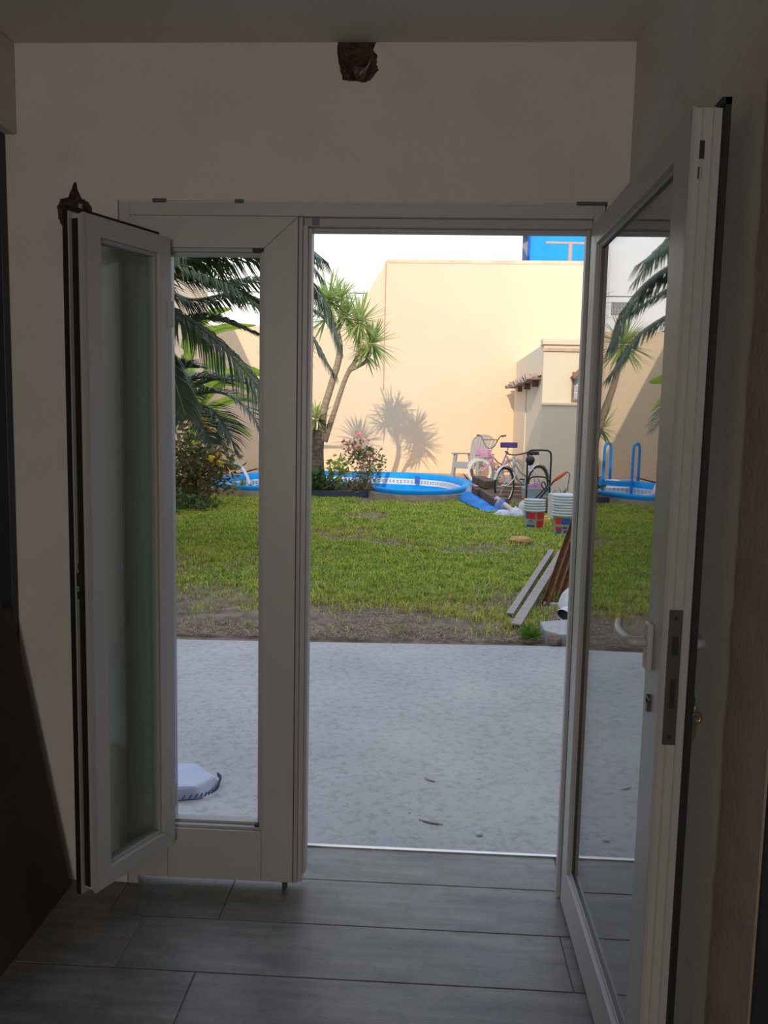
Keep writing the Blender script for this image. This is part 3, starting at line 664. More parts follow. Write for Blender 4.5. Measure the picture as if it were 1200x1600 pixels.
# grass: value-noise masks
def vnoise(x, y, s, seed):
    g_ = np.random.default_rng(seed).random((64, 64)); X = x/s; Y = y/s; xi = np.floor(X).astype(int); yi = np.floor(Y).astype(int); u = X-xi; v = Y-yi; u = u*u*(3-2*u); v = v*v*(3-2*v)
    a = g_[xi % 64, yi % 64]; b = g_[(xi+1) % 64, yi % 64]; c = g_[xi % 64, (yi+1) % 64]; d = g_[(xi+1) % 64, (yi+1) % 64]
    return (a*(1-u)+b*u)*(1-v)+(c*(1-u)+d*u)*v
def blades(name, lab, n, seed, dry):
    r = np.random.default_rng(seed)
    y = 3.1+(r.random(n)**1.25)*9.3; x = -4.9+r.random(n)*8.2
    x = np.where(r.random(n) < .8, -4.4*(y+3)/15-.5+r.random(n)*(6.2*(y+3)/15+1.6), x)
    nz = .5*vnoise(x+20, y, .9, 1)+.3*vnoise(x+20, y, .35, 2)+.2*vnoise(x+20, y, .14, 3)
    edge = np.clip((y-2.95-1.5*(.65*vnoise(x+20.3, y, .75, 5)+.35*vnoise(x+11, y, .28, 6)))/1.0, .0, 1)
    if not dry:
        p_ = np.clip((nz-.25)*4.2, .16, 1)*np.maximum(edge, .03*(y > 3.3))*(.35+.65*(vnoise(x+3, y+1, .07, 16) > .35)); keep = r.random(n) < p_
    else:
        keep = r.random(n) < np.clip(1.25-edge, .22, 1)*np.clip((.75-nz)*3, .15, 1)
    # keep clear of the patio, planter, slab
    keep &= ~((y < 3.2+.04*x) & True)
    keep &= ~((x > 1.8) & (y < 7.0))
    keep &= ~(((x+1.72)/.9)**2+((y-13.0)/.7)**2 < 1)
    x, y, nz = x[keep], y[keep], nz[keep]; m = len(x)
    z = np.array([gz(v) for v in y])
    far_ = 1+.12*np.clip(y-5, 0, 8)
    h = (r.uniform(.035, .085, m)*(.6+.8*vnoise(x+7, y+2, .16, 14)) if not dry else r.uniform(.03, .07, m)); wd = (r.uniform(.005, .010, m) if not dry else r.uniform(.003, .006, m))*far_
    az = r.random(m)*2*PI; tilt = r.uniform(.1, .9, m) if not dry else r.uniform(1.2, 1.52, m)
    dx, dy = np.cos(az)*np.sin(tilt), np.sin(az)*np.sin(tilt); dz = np.cos(tilt)
    sx, sy = -np.sin(az), np.cos(az)
    Bp = np.stack([x, y, z-.006], 1); S = np.stack([sx, sy, 0*sx], 1)*wd[:, None]
    D1 = np.stack([dx*.6, dy*.6, dz*1.05], 1)*(h*.55)[:, None]; D2 = np.stack([dx*1.25, dy*1.25, dz*.8+.0], 1)*h[:, None]
    v = np.stack([Bp-S*.5, Bp+S*.5, Bp+D1+S*.45, Bp+D1-S*.45, Bp+D2], 1).reshape(-1, 3); k = np.arange(m)*5
    tri = np.stack([k, k+1, k+2, k, k+2, k+3, k+3, k+2, k+4], 1).reshape(-1)
    if not dry:
        pal = np.array([(.42, .56, .06), (.30, .48, .055), (.62, .66, .08), (.16, .32, .05), (.70, .68, .14)]); c = pal[r.integers(0, 5, m)]*(1+r.normal(0, .15, (m, 1)))
        yl = np.clip((vnoise(x+9, y+4, 1.3, 9)-.45)*2.5, 0, 1)[:, None]; c = c*(1-yl*.5)+np.array([(.66, .62, .10)])*yl*.5
        br = (r.random(m) < .10+.25*np.clip((5.2-y)/1.6, 0, 1)+.35*np.clip((.42-nz)*6, 0, 1))[:, None]; c = np.where(br, np.array([(.46, .36, .20)])*(1+r.normal(0, .2, (m, 1))), c)
    else:
        pal = np.array([(.38, .29, .19), (.28, .2, .13), (.46, .38, .26), (.2, .14, .1)]); c = pal[r.integers(0, 4, m)]*(1+r.normal(0, .15, (m, 1)))
    o = rawmesh(name, v, tri, np.repeat(np.clip(c, .01, .9), 5, 0), M['grass' if not dry else 'straw'], None)
    return tag(o, lab, 'grass' if not dry else 'straw', kind='stuff')
blades('lawn_grass', 'short green lawn between the patio and the pool', 380000, 21, False)
blades('dry_straw', 'dead grass and straw lying on the bare soil', 110000, 22, True)

# yucca
def rosette(name, par, c, n, L, seed, m, wd=.028, up=.25):
    r = random.Random(seed); mb = MB(); c = Vector(c)
    for i in range(n):
        az = r.random()*2*PI; el = math.asin(max(-1, min(1, r.uniform(-.75, 1.0)))); l = L*r.uniform(.75, 1.1)
        d = Vector((math.cos(az)*math.cos(el), math.sin(az)*math.cos(el), math.sin(el))); s = d.cross(Vector((0, 0, 1))); s = s.normalized() if s.length > .05 else Vector((1, 0, 0)); dr = r.uniform(.02, .16)*l
        pts = [c+d*l*t+Vector((0, 0, -dr*t*t)) for t in (.05, .35, .7, 1.0)]; ws = [wd*.6, wd, wd*.7, .001]
        vs = []
        for p_, w_ in zip(pts, ws): vs += [p_-s*w_/2, p_+s*w_/2]
        mb.add(vs, [(0, 1, 3, 2), (2, 3, 5, 4), (4, 5, 7, 6)])
    return mb.build(name, M[m], par)
YY = 13.2
yu = thing('yucca_tree', 'branching yucca tree with spiky leaf rosettes rising from the planter', 'yucca', (0, 0, 0))
def Y_(u, v, dy=0): return at(u, v, YY+dy)
def trunk(name, par, pts, rs, m, n=14):
    c = bez(pts, n); k = len(rs)-1; rr_ = []
    for i in range(n+1):
        t = i/n*k; j = min(int(t), k-1); rr_.append(rs[j]+(rs[j+1]-rs[j])*(t-j))
    mb = MB(); mb.tube(c, rr_, 9); return mb.build(name, M[m], par, True)
trunk('trunk', yu, [Y_(494, 775), Y_(492, 720), Y_(498, 672)], [.20, .17, .11], 'darkbark')
trunk('trunk', yu, [Y_(502, 690), Y_(505, 645), Y_(518, 600), Y_(531, 550), Y_(524, 508), Y_(515, 480)], [.085, .072, .065, .062, .05, .04], 'bark')
trunk('trunk', yu, [Y_(507, 690), Y_(524, 638), Y_(538, 596), Y_(547, 576)], [.06, .05, .045, .042], 'bark')
trunk('branch', yu, [Y_(546, 579), Y_(555, 564), Y_(562, 540), Y_(564, 515)], [.05, .04, .04, .035], 'bark')
trunk('branch', yu, [Y_(546, 578), Y_(560, 572), Y_(572, 564), Y_(582, 545)], [.045, .035, .035, .03], 'bark')
trunk('branch', yu, [Y_(527, 520), Y_(531, 500), Y_(532, 478)], [.05, .04, .03], 'bark')
trunk('trunk', yu, [Y_(490, 690), Y_(476, 640, .1), Y_(462, 590, .1), Y_(455, 545, .1)], [.09, .07, .06, .05], 'bark')
for (u, v, n_, L_, sd, dy) in [(514, 470, 70, .60, 1, 0), (532, 466, 45, .45, 2, .15), (563, 503, 75, .58, 3, 0), (581, 537, 65, .55, 4, .1), (452, 530, 75, .62, 5, .1), (494, 655, 34, .40, 6, -.1), (478, 660, 34, .5, 7, .1), (541, 496, 40, .45, 9, .05), (572, 556, 26, .42, 10, -.05), (508, 500, 40, .5, 12, .2)]:
    rosette('leaf_rosette', yu, Y_(u, v, dy), int(n_*1.8), L_*1.18, sd, 'yucca', wd=.04)
# planter
pln = thing('planter_bed', 'low planter bed with a dark blue curb at the foot of the yucca', 'planter', (-1.72, 13.0, gz(13)))
mb = MB(); ring_ = [(math.cos(a), math.sin(a)) for a in [2*PI*i/40 for i in range(40)]]
rings = [(.98, -.05), (.98, .13), (.90, .13), (.90, .06)]
vs = []; 
for s_, z in rings: vs += [(c_*.92*s_, d_*.62*s_, z) for c_, d_ in ring_]
mb.add(vs, [(r_*40+i, r_*40+(i+1) % 40, (r_+1)*40+(i+1) % 40, (r_+1)*40+i) for r_ in range(3) for i in range(40)]); mb.build('curb', M['curb'], pln)
mb = MB(); mb.add([(c_*.84, d_*.56, .09+.03*math.sin(i)) for i, (c_, d_) in enumerate(ring_)]+[(0, 0, .2)], [(i, (i+1) % 40, 40) for i in range(40)]); mb.build('soil', M['dirt'], pln)
GP = gz(13)+.1
def dryclump(name, lab, c, n, L, seed, pal):
    r = np.random.default_rng(seed); x = c[0]+r.normal(0, L*.5, n); y = c[1]+r.normal(0, L*.35, n)
    ctrs = np.stack([x, y, np.full(n, c[2])+r.random(n)*.05], 1); o = leafmesh(name, None, ctrs, r.uniform(.5, 1.1, n)*L, tints(n, pal, seed), seed=seed, aspect=14, droop=-.9)
    return tag(o, lab, 'grass')
dryclump('dry_grass_clump', 'dry straw-coloured grass clump in the planter below the rose', (-1.25, 12.75, GP), 260, .28, 31, [(.42, .33, .18), (.3, .24, .13), (.22, .25, .09)])
dryclump('dry_grass_clump', 'dry grass at the left of the planter in front of the yucca trunk', (-1.85, 12.65, GP), 220, .26, 32, [(.32, .27, .13), (.22, .26, .09), (.15, .22, .07)])
# rose bush
rb_ = thing('rose_bush', 'rose bush with pink blossoms in the planter beside the yucca', 'shrub', (-1.15, 12.95, GP))
mb = MB(); rr2 = random.Random(5)
for k in range(9):
    t = Vector((rr2.uniform(-.4, .35), rr2.uniform(-.2, .2), rr2.uniform(.5, .85))); mb.tube(bez([(0, 0, 0), t*.5+Vector((rr2.uniform(-.06, .06), 0, .05)), t], 6), [.012]*4+[.007]*3, 5)
mb.build('stem', M['bark'], rb_, True)
cs = np.concatenate([ell(260, (.05, 0, .5), (.38, .25, .34), 41), ell(120, (-.1, 0, .72), (.33, .2, .2), 42)])
leafmesh('foliage', rb_, cs, np.random.default_rng(1).uniform(.06, .12, len(cs)), tints(len(cs), [(.14, .2, .06), (.22, .28, .09), (.3, .3, .1), (.35, .25, .14)], 43), seed=44)
for (u, v) in [(557, 681), (541, 689), (559, 697), (549, 700), (578, 712), (572, 688)]:
    p = at(u, v, 12.8)-Vector((-1.15, 12.95, GP)); q_ = ell(14, p, (.055, .04, .05), u)
    leafmesh('blossom', rb_, q_, np.full(14, .06), tints(14, [(.80, .22, .20), (.82, .35, .30)], u), seed=u, aspect=1.2)
# broad-leaf plant and yellow-green plant in the planter
bp_ = thing('broad_leaf_plant', 'dark green broad-leaved plant at the left end of the planter', 'plant', (-2.02, 12.6, GP))
cs = ell(70, (.05, 0, .22), (.24, .2, .25), 51); leafmesh('foliage', bp_, cs, np.random.default_rng(2).uniform(.13, .22, 70), tints(70, [(.09, .17, .06), (.14, .23, .08), (.07, .13, .05)], 52), seed=53, aspect=1.3)
trunk('stem', bp_, [(0, 0, -.03), (.02, 0, .15), (.05, 0, .3)], [.02, .015, .01], 'bark', 4)
yp = thing('lime_leaf_plant', 'lime green leafy shoots between the yucca trunk and the rose', 'plant', (-1.62, 12.7, GP))
cs = ell(90, (0, 0, .38), (.22, .15, .3), 55); leafmesh('foliage', yp, cs, np.random.default_rng(3).uniform(.09, .16, 90), tints(90, [(.34, .42, .10), (.42, .46, .14), (.25, .33, .08)], 56), seed=57, aspect=1.6)
trunk('stem', yp, [(0, 0, -.03), (.02, 0, .25), (0, 0, .6)], [.016, .012, .006], 'bark', 4)

# palms
def frond(name, par, pts, L, seed, m, n=70, wd=.028, vee=.5, hang=.5, taper=True):
    """rib with two rows of drooping leaflets"""
    r = random.Random(seed); c = bez(pts, n); mb = MB()
    mb.tube(c, [.022*(1-i/n)+.004 for i in range(n+1)], 5, mi=1)
    for i in range(4, n+1):
        t = i/n; tg = (c[min(i+1, n)]-c[i-1]).normalized(); side = tg.cross(Vector((0, 0, 1)))
        side = side.normalized() if side.length > .05 else Vector((1, 0, 0)); up = side.cross(tg)
        prof = math.sin(PI*min(1, .12+.83*t))**.6 if taper else 1
        for sg in (-1, 1):
            l = L*prof*r.uniform(.85, 1.1); d = (side*sg*.9+tg*r.uniform(.45, .75)+up*vee*r.uniform(.6, 1.2)).normalized()
            pp = [c[i], c[i]+d*l*.5+Vector((0, 0, -hang*l*.10)), c[i]+d*l*.9+Vector((0, 0, -hang*l*.45))]
            s2 = d.cross(up).normalized()*wd; s2 = s2+up*r.uniform(-.4, .4)*wd
            mb.add([pp[0]-s2*.3, pp[0]+s2*.3, pp[1]+s2*.5, pp[1]-s2*.5, pp[2]], [(0, 1, 2, 3), (3, 2, 4)])
    return mb.build(name, [M[m], M['rachis']], par)
pm = thing('palm_tree', 'large dark green palm whose arching fronds hang across the narrow window opening', 'palm', (-3.9, 6.2, gz(6)))
mb = MB(); rp = random.Random(3)
mb.tube([(0.03*math.sin(k), 0, k*.22) for k in range(12)], [.24+.03*(k % 2) for k in range(12)], 12); mb.build('trunk', M['darkbark'], pm)
O = Vector((-3.9, 6.2, gz(6)))
def W(u, v, Y): return at(u, v, Y)-O
crown = Vector((0, 0, 2.45))
specs = [
 ([crown, W(215, 470, 6.0), W(265, 482, 5.9), W(330, 525, 5.8), W(405, 605, 5.7), W(440, 660, 5.7)], .62, .15, 1.3),
 ([crown, W(240, 425, 6.3), W(330, 398, 6.4), W(430, 400, 6.4), W(500, 455, 6.4), W(530, 530, 6.4)], .62, .0, 1.2),
 ([crown, W(200, 400, 6.0), W(265, 405, 5.9), W(340, 365, 5.8), W(430, 350, 5.7), W(500, 400, 5.6)], .65, .1, 1.3),
 ([crown, W(230, 450, 6.8), W(300, 468, 6.9), W(380, 460, 7.0), W(470, 505, 7.0), W(520, 580, 7.0)], .55, .1, 1.0),
 ([crown, W(240, 400, 7.2), W(330, 440, 7.3), W(420, 440, 7.4), W(500, 490, 7.4)], .55, .2, .9),
 ([crown, W(220, 520, 6.0), W(265, 580, 5.9), W(290, 650, 5.8)], .5, .1, 1.0),
 ([crown, W(200, 330, 6.2), W(300, 300, 6.2), W(420, 330, 6.2), W(500, 430, 6.2)], .65, .1, 1.0),
 ([crown, W(225, 440, 5.6), W(290, 430, 5.5), W(370, 455, 5.4), W(440, 520, 5.4)], .6, .25, .8),
 ([crown, W(225, 480, 6.6), W(280, 500, 6.6), W(340, 500, 6.6), W(420, 530, 6.6)], .55, .3, .6),
 ([crown, Vector((-.5, -.6, 3.2)), Vector((-1.0, -1.2, 3.3)), Vector((-1.4, -1.9, 2.8))], .55, .3, .8),
 ([crown, Vector((-.3, .8, 3.3)), Vector((-.7, 1.6, 3.4)), Vector((-1.0, 2.3, 2.9))], .55, .3, .8),
 ([crown, Vector((.4, .9, 3.3)), Vector((.9, 1.8, 3.5)), Vector((1.4, 2.6, 3.0))], .55, .3, .8),
 ([crown, Vector((.3, -.8, 3.2)), Vector((.6, -1.6, 3.3)), Vector((.9, -2.2, 2.9))], .55, .3, .8),
 ([crown, Vector((-.8, .1, 3.2)), Vector((-1.3, .2, 3.3))], .5, .3, .8)]
for k, (pts, L_, vee, hang) in enumerate(specs): frond('frond', pm, pts, L_, 100+k, 'palm', n=150 if k < 9 else 80, wd=.027, vee=vee, hang=hang)
# low blue-green palm
sp = thing('young_palm', 'low blue-green young palm with fine arching fronds above the shrub', 'palm', (-3.3, 7.4, gz(7.4)))
trunk('trunk', sp, [(0, 0, -.05), (0, 0, .8), (.0, 0, 1.55)], [.14, .12, .10], 'darkbark', 6)
O = Vector((-3.3, 7.4, gz(7.4))); sc = Vector((.02, 0, 1.58))
for k, pts in enumerate([
  [sc, W(300, 617, 7.3), W(350, 615, 7.2), W(395, 650, 7.1), W(412, 705, 7.1)],
  [sc, W(290, 630, 7.2), W(330, 640, 7.0), W(355, 672, 6.9), W(368, 708, 6.9)],
  [sc, W(300, 605, 7.6), W(350, 592, 7.7), W(410, 612, 7.8), W(440, 660, 7.8)],
  [sc, W(285, 640, 7.0), W(310, 655, 6.8), W(330, 690, 6.7)],
  [sc, W(290, 600, 7.5), W(320, 590, 7.6), W(360, 600, 7.7)],
  [sc, W(275, 590, 7.4), W(290, 575, 7.4), W(310, 575, 7.4)],
  [sc, Vector((-.4, -.3, 1.9)), Vector((-.9, -.6, 1.7))], [sc, Vector((-.3, .4, 1.95)), Vector((-.8, .8, 1.7))], [sc, Vector((.1, .6, 1.95)), Vector((.2, 1.1, 1.7))], [sc, Vector((-.1, -.5, 1.9)), Vector((-.1, -1.0, 1.6))]]):
    frond('frond', sp, pts, .46, 200+k, 'palmblue', n=85, wd=.019, vee=.35, hang=.5)
# banana plant
bn = thing('banana_plant', 'banana plant with broad sunlit lime leaves behind the palm', 'banana plant', (-4.35, 12.6, gz(12)))
trunk('pseudostem', bn, [(0, 0, -.05), (.05, 0, .8), (.1, 0, 1.5)], [.16, .13, .09], 'banana', 8)
def bleaf(pts, wd, seed):
    r = random.Random(seed); n = 22; c = bez(pts, n); mb = MB(); vs = []
    for i, p_ in enumerate(c):
        t = i/n; tg = (c[min(i+1, n)]-c[max(i-1, 0)]).normalized(); s = tg.cross(Vector((0, 0, 1))).normalized(); up = s.cross(tg); s, up = (s*.5+up*.85).normalized(), (up*.5-s*.85).normalized(); w_ = wd*(math.sin(PI*min(1, .06+t*.94))**.55)*(1+r.uniform(-.12, .06)); 
        vs += [p_-s*w_+up*w_*.25, p_, p_+s*w_+up*w_*.25]
    fs = []
    for i in range(n): a = i*3; fs += [(a, a+1, a+4, a+3), (a+1, a+2, a+5, a+4)]
    lf = mb.add(vs, fs).build('leaf', M['banana'], bn, True); mb = MB(); mb.tube(c, [.02*(1-i/n)+.004 for i in range(n+1)], 5); mb.build('midrib', M['banana'], lf)
O = Vector((-4.35, 12.6, gz(12))); b0 = Vector((.1, 0, 1.45))
for k, (pts, w_) in enumerate([([b0, W(340, 600, 12.3), W(385, 606, 12.0), W(412, 632, 11.9)], .09), ([b0, W(300, 650, 12.4), W(350, 655, 12.2), W(395, 683, 12)], .11),
  ([b0, W(290, 540, 12.6), W(330, 492, 12.6), W(362, 482, 12.5)], .09), ([b0, W(300, 540, 12.6), W(340, 515, 12.6), W(402, 508, 12.5)], .09), ([b0, Vector((-.3, .2, 2.3)), Vector((-.9, .3, 2.3))], .2),
  ([b0, Vector((.2, .6, 2.4)), Vector((.4, 1.2, 2.3))], .2), ([b0, Vector((.5, -.3, 1.95)), Vector((1.1, -.5, 2.2)), Vector((1.55, -.6, 2.15))], .13), ([b0, Vector((.5, -.2, 1.6)), Vector((1.0, -.5, 1.75)), Vector((1.4, -.6, 1.68))], .09)]): bleaf(pts, w_, k)
# shrub with yellow flowers and dead leaves
sh = thing('flowering_shrub', 'overgrown shrub with dead brown leaves and yellow flowers beneath the palms', 'shrub', (-3.75, 10.6, gz(10.6)))
mb = MB(); rr2 = random.Random(15)
for k in range(16):
    t = Vector((rr2.uniform(-.7, .75), rr2.uniform(-.4, .4), rr2.uniform(.6, 1.5))); mb.tube(bez([(t.x*.25, t.y*.3, -.02), t*.55, t], 6), [.016]*4+[.008]*3, 5)
mb.build('stem', M['bark'], sh, True)
cs = np.concatenate([ell(1300, (.0, 0, .85), (.62, .5, .72), 61), ell(700, (-.35, 0, .45), (.55, .45, .5), 62), ell(350, (.45, -.1, .6), (.4, .3, .45), 63)])
leafmesh('foliage', sh, cs, np.random.default_rng(4).uniform(.06, .14, len(cs)), tints(len(cs), [(.12, .16, .05), (.17, .2, .06), (.22, .23, .08), (.09, .12, .04), (.30, .22, .13), (.34, .2, .12), (.26, .24, .08)], 64), seed=65, droop=.4)
for (u, v) in [(311, 660), (323, 677), (338, 718), (300, 655), (318, 668)]:
    p = at(u, v, 10.2)-Vector((-3.75, 10.6, gz(10.6))); leafmesh('yellow_flower', sh, ell(16, p, (.07, .05, .06), u), np.full(16, .09), tints(16, [(.82, .5, .03), (.75, .55, .05)], u), seed=u, aspect=1.2)
lb = thing('ground_cover_bush', 'low dark green bush at the foot of the flowering shrub', 'bush', (-4.1, 9.6, gz(9.6)))
cs = np.concatenate([ell(700, (0, 0, .22), (.6, .5, .3), 66), ell(250, (.55, .4, .12), (.4, .3, .16), 67)]); leafmesh('foliage', lb, cs, np.random.default_rng(6).uniform(.05, .11, len(cs)), tints(len(cs), [(.10, .16, .05), (.14, .2, .06), (.07, .11, .04)], 68), seed=69)
# tufts of strap leaves
def tuft(lab, c, n, L, seed, pal):
    r = np.random.default_rng(seed); ctrs = np.asarray(c)+np.stack([r.normal(0, L*.15, n), r.normal(0, L*.15, n), np.full(n, -.01)], 1)
    return tag(leafmesh('grass_tuft', None, ctrs, r.uniform(.6, 1.1, n)*L, tints(n, pal, seed), seed=seed, aspect=11, droop=-1.0), lab, 'grass tuft')
p = onground(378, 775); tuft('bright green strap-leaved tuft in front of the pool ladder', (p.x, p.y, p.z), 90, .36, 71, [(.28, .40, .08), (.36, .44, .12), (.2, .32, .06)])
p = onground(318, 790); tuft('small grass tuft beside the flowering shrub', (p.x, p.y, p.z), 60, .26, 72, [(.2, .3, .07), (.3, .3, .1)])
p = onground(828, 1000); tuft('bright grass tuft at the patio edge by the broken slab', (p.x, p.y+.04, p.z+.02), 220, .10, 73, [(.18, .36, .06), (.25, .42, .08)])
p = onground(875, 930); tuft('weeds growing between the planks and the white sack', (p.x-.12, p.y-.35, p.z+.01), 120, .13, 74, [(.25, .36, .06), (.32, .4, .08)])
# ================================================================== THINGS ON THE LAWN AND DECK
# resin garden chair
def garden_chair(loc, rz):
    t = thing('garden_chair', 'grey slatted resin garden chair standing by the yellow wall', 'chair', loc, rz)   # faces local -y
    m = M['plastic_grey']
    for sx in (-1, 1):
        mb = MB(); mb.bar((sx*.34, -.34, 0), (sx*.30, -.30, .56), .07, .075, (0, 1, 0)); mb.build('leg', m, t, bevel=.008)
        mb = MB(); mb.bar((sx*.30, .38, 0), (sx*.29, .22, .56), .06, .07, (0, 1, 0)); mb.build('leg', m, t, bevel=.008)
        mb = MB(); mb.bar((sx*.31, -.40, .575), (sx*.30, .30, .56), .085, .03); mb.build('armrest', m, t, bevel=.01)
    mb = MB()
    mb.add([(-.27, -.36, .36), (.27, -.36, .36), (.25, .16, .28), (-.25, .16, .28), (-.27, -.36, .40), (.27, -.36, .40), (.25, .16, .32), (-.25, .16, .32)], [(0, 3, 2, 1), (4, 5, 6, 7), (0, 1, 5, 4), (1, 2, 6, 5), (2, 3, 7, 6), (3, 0, 4, 7)]); mb.build('seat', m, t, bevel=.01)
    mb = MB(); mb.box(-.27, .27, -.385, -.35, .25, .40); mb.build('apron', m, t, bevel=.01)
    for k in range(7):
        x = (k-3)*.078; top = .98-.014*(k-3)**2
        mb = MB(); mb.add([(x*.85-.031, .13, .30), (x*.85+.031, .13, .30), (x*1.12+.036, .34, top), (x*1.12-.036, .34, top), (x*.85-.031, .155, .30), (x*.85+.031, .155, .30), (x*1.12+.036, .365, top), (x*1.12-.036, .365, top)], [(0, 1, 2, 3), (7, 6, 5, 4), (0, 4, 5, 1), (1, 5, 6, 2), (2, 6, 7, 3), (3, 7, 4, 0)]); mb.build('slat', m, t, bevel=.006)
    mb = MB(); mb.tube(bez([(-.22, .15, .30), (-.265, .25, .62), (-.285, .33, .84), (-.19, .355, .945), (0, .365, .985), (.19, .355, .945), (.285, .33, .84), (.265, .25, .62), (.22, .15, .30)], 40), .02, 6); mb.build('back_rim', m, t, True)
    return t
cp_ = at(737, 746, 16.15); garden_chair((cp_.x+.05, 16.25, DZ-.02), math.radians(-38))

# bicycles
def bicycle(name, lab, loc, rz, r, wb, col, tyre, saddle_m, bar_m, kids=False, steer=0.0):
    t = thing(name, lab, 'bicycle', loc, rz)           # local +x is forward, front hub at x=wb
    def wheel(xc, st, nm):
        wv = thing(nm, None, None, (xc, 0, r), st); wv.parent = t
        cir = lambda rad: [(rad*math.cos(a), 0, rad*math.sin(a)) for a in [2*PI*i/36 for i in range(36)]]
        mb = MB(); mb.tube(cir(r-.018), .019, 7, closed=True); mb.build('tyre', tyre, wv, True)
        mb = MB(); mb.tube(cir(r-.045), .011, 6, closed=True); mb.build('rim', M['chrome'] if not kids else M['wtyre'], wv, True)
        mb = MB()
        for k in range(20):
            a = 2*PI*k/20; mb.tube([(.02*math.cos(a+.6), .02*(-1)**k, .02*math.sin(a+.6)), ((r-.05)*math.cos(a), 0, (r-.05)*math.sin(a))], .0022, 4)
        mb.build('spokes', M['chrome'], wv); mb = MB(); mb.tube([(0, -.05, 0), (0, .05, 0)], .018, 8); mb.build('hub', M['chrome'], wv)
        # mudguard
        mb = MB(); pts = [((r+.025)*math.cos(a), 0, (r+.025)*math.sin(a)) for a in [math.radians(q) for q in ((20, 45, 70, 95, 120, 140) if nm == 'front_wheel' else (40, 65, 90, 115, 140, 165))]]
        for i in range(len(pts)-1): mb.bar(pts[i], pts[i+1], .05, .006, (0, 1, 0) if False else (pts[i][0], 0, pts[i][2]))
        mb.build('mudguard', col if not kids else M['wtyre'], wv)
    wheel(0, 0, 'rear_wheel'); wheel(wb, steer, 'front_wheel')
    bbx, bbz = wb*.42, r*.95; hx, hz = wb-.20*r/.33-.05, r+.45*(r/.33)**.5
    st = (bbx-.17, r+.42*(r/.33)**.3)
    mb = MB(); mb.tube([(hx-.02, 0, hz-.14), (hx-.12, 0, hz-.34), (bbx, 0, bbz)], .024, 8); mb.build('down_tube', col, t, True)
    mb = MB(); mb.tube([(hx-.01, 0, hz-.03), (hx-.2, 0, hz-.22), (bbx-.05, 0, bbz+.16)], .018, 8); mb.build('top_tube', col, t, True)
    mb = MB(); mb.tube([(bbx, 0, bbz), (st[0], 0, st[1])], .018, 8); mb.build('seat_tube', col, t, True)
    mb = MB(); mb.tube([(hx-.03, 0, hz-.17), (hx+.01, 0, hz+.02)], .022, 8); mb.build('head_tube', col, t, True)
    for s in (-1, 1):
        mb = MB(); mb.tube([(bbx, s*.02, bbz), (0, s*.055, r)], .011, 6); mb.build('chain_stay', col, t, True)
        mb = MB(); mb.tube([(st[0], s*.02, st[1]-.08), (0, s*.055, r)], .009, 6); mb.build('seat_stay', col, t, True)
        mb = MB(); mb.tube(bez([(hx-.03, s*.05, hz-.18), (hx+.06, s*.055, r+.12), (wb, s*.055, r)], 8), .011, 6); mb.build('fork_blade', col, t, True)
        mb = MB(); mb.tube([(bbx, 0, bbz), (bbx+s*.07, s*.07, bbz-s*.10)], .009, 6); mb.box(bbx+s*.07-.04, bbx+s*.07+.04, s*.07-(0 if s > 0 else .08), s*.07+(.08 if s > 0 else 0), bbz-s*.10-.01, bbz-s*.10+.01); mb.build('pedal', M['black'], t)
    mb = MB(); mb.tube([(bbx+.085*math.cos(a), -.03, bbz+.085*math.sin(a)) for a in [2*PI*i/20 for i in range(20)]], .006, 5, closed=True); mb.build('chainring', M['chrome'], t)
    mb = MB(); mb.tube([(st[0], 0, st[1]), (st[0]-.02, 0, st[1]+.1)], .013, 8); mb.build('seat_post', M['chrome'], t)
    sz = st[1]+.12; sxx = st[0]-.02
    mb = MB(); k_ = 8; outl_ = [(-.13, .07), (-.15, .0), (-.13, -.07), (-.05, -.075), (.03, -.03), (.13, -.018), (.14, .0), (.13, .018), (.03, .03), (-.05, .075)]
    mb.prism(outl_[::-1], 0, .065 if not kids else .09); o = mb.build('saddle', saddle_m, t, bevel=.034); o.scale = (1.3, 1.5, 1.25) if kids else (1, 1.1, 1); o.location = (sxx, 0, sz-.02)
    bh = .16 if not kids else .22
    mb = MB(); mb.tube([(hx, 0, hz), (hx-.03, 0, hz+.10)], .013, 8); mb.build('stem', M['chrome'], t, True)
    if kids: pts = [(hx-.16, -.30, hz+bh+.12), (hx-.05, -.20, hz+bh+.10), (hx-.01, -.07, hz+.10), (hx-.01, .07, hz+.10), (hx-.05, .20, hz+bh+.10), (hx-.16, .30, hz+bh+.12)]
    else: pts = [(hx-.20, -.28, hz+.10), (hx-.08, -.25, hz+.13), (hx+.02, -.10, hz+.09), (hx-.02, 0, hz+.08), (hx+.02, .10, hz+.09), (hx-.08, .25, hz+.13), (hx-.20, .28, hz+.10)]
    if kids:
        Rb = Matrix.Translation((hx, 0, 0)) @ Matrix.Rotation(.95, 4, 'Z') @ Matrix.Translation((-hx, 0, 0)); pts = [tuple(Rb @ Vector(q)) for q in pts]
    mb = MB(); mb.tube(bez(pts, 24), .012, 8)
    if kids: mb.tube([Rb @ Vector((hx-.04, -.16, hz+bh+.03)), Rb @ Vector((hx-.04, .16, hz+bh+.03))], .009, 6)
    mb.build('handlebar', bar_m, t, True)
    for s in (0, -1):
        a, b = Vector(pts[s]), Vector(pts[1 if s == 0 else -2]); mb = MB(); mb.tube([a, a.lerp(b, .7)], .018, 8); mb.build('grip', bar_m, t, True)
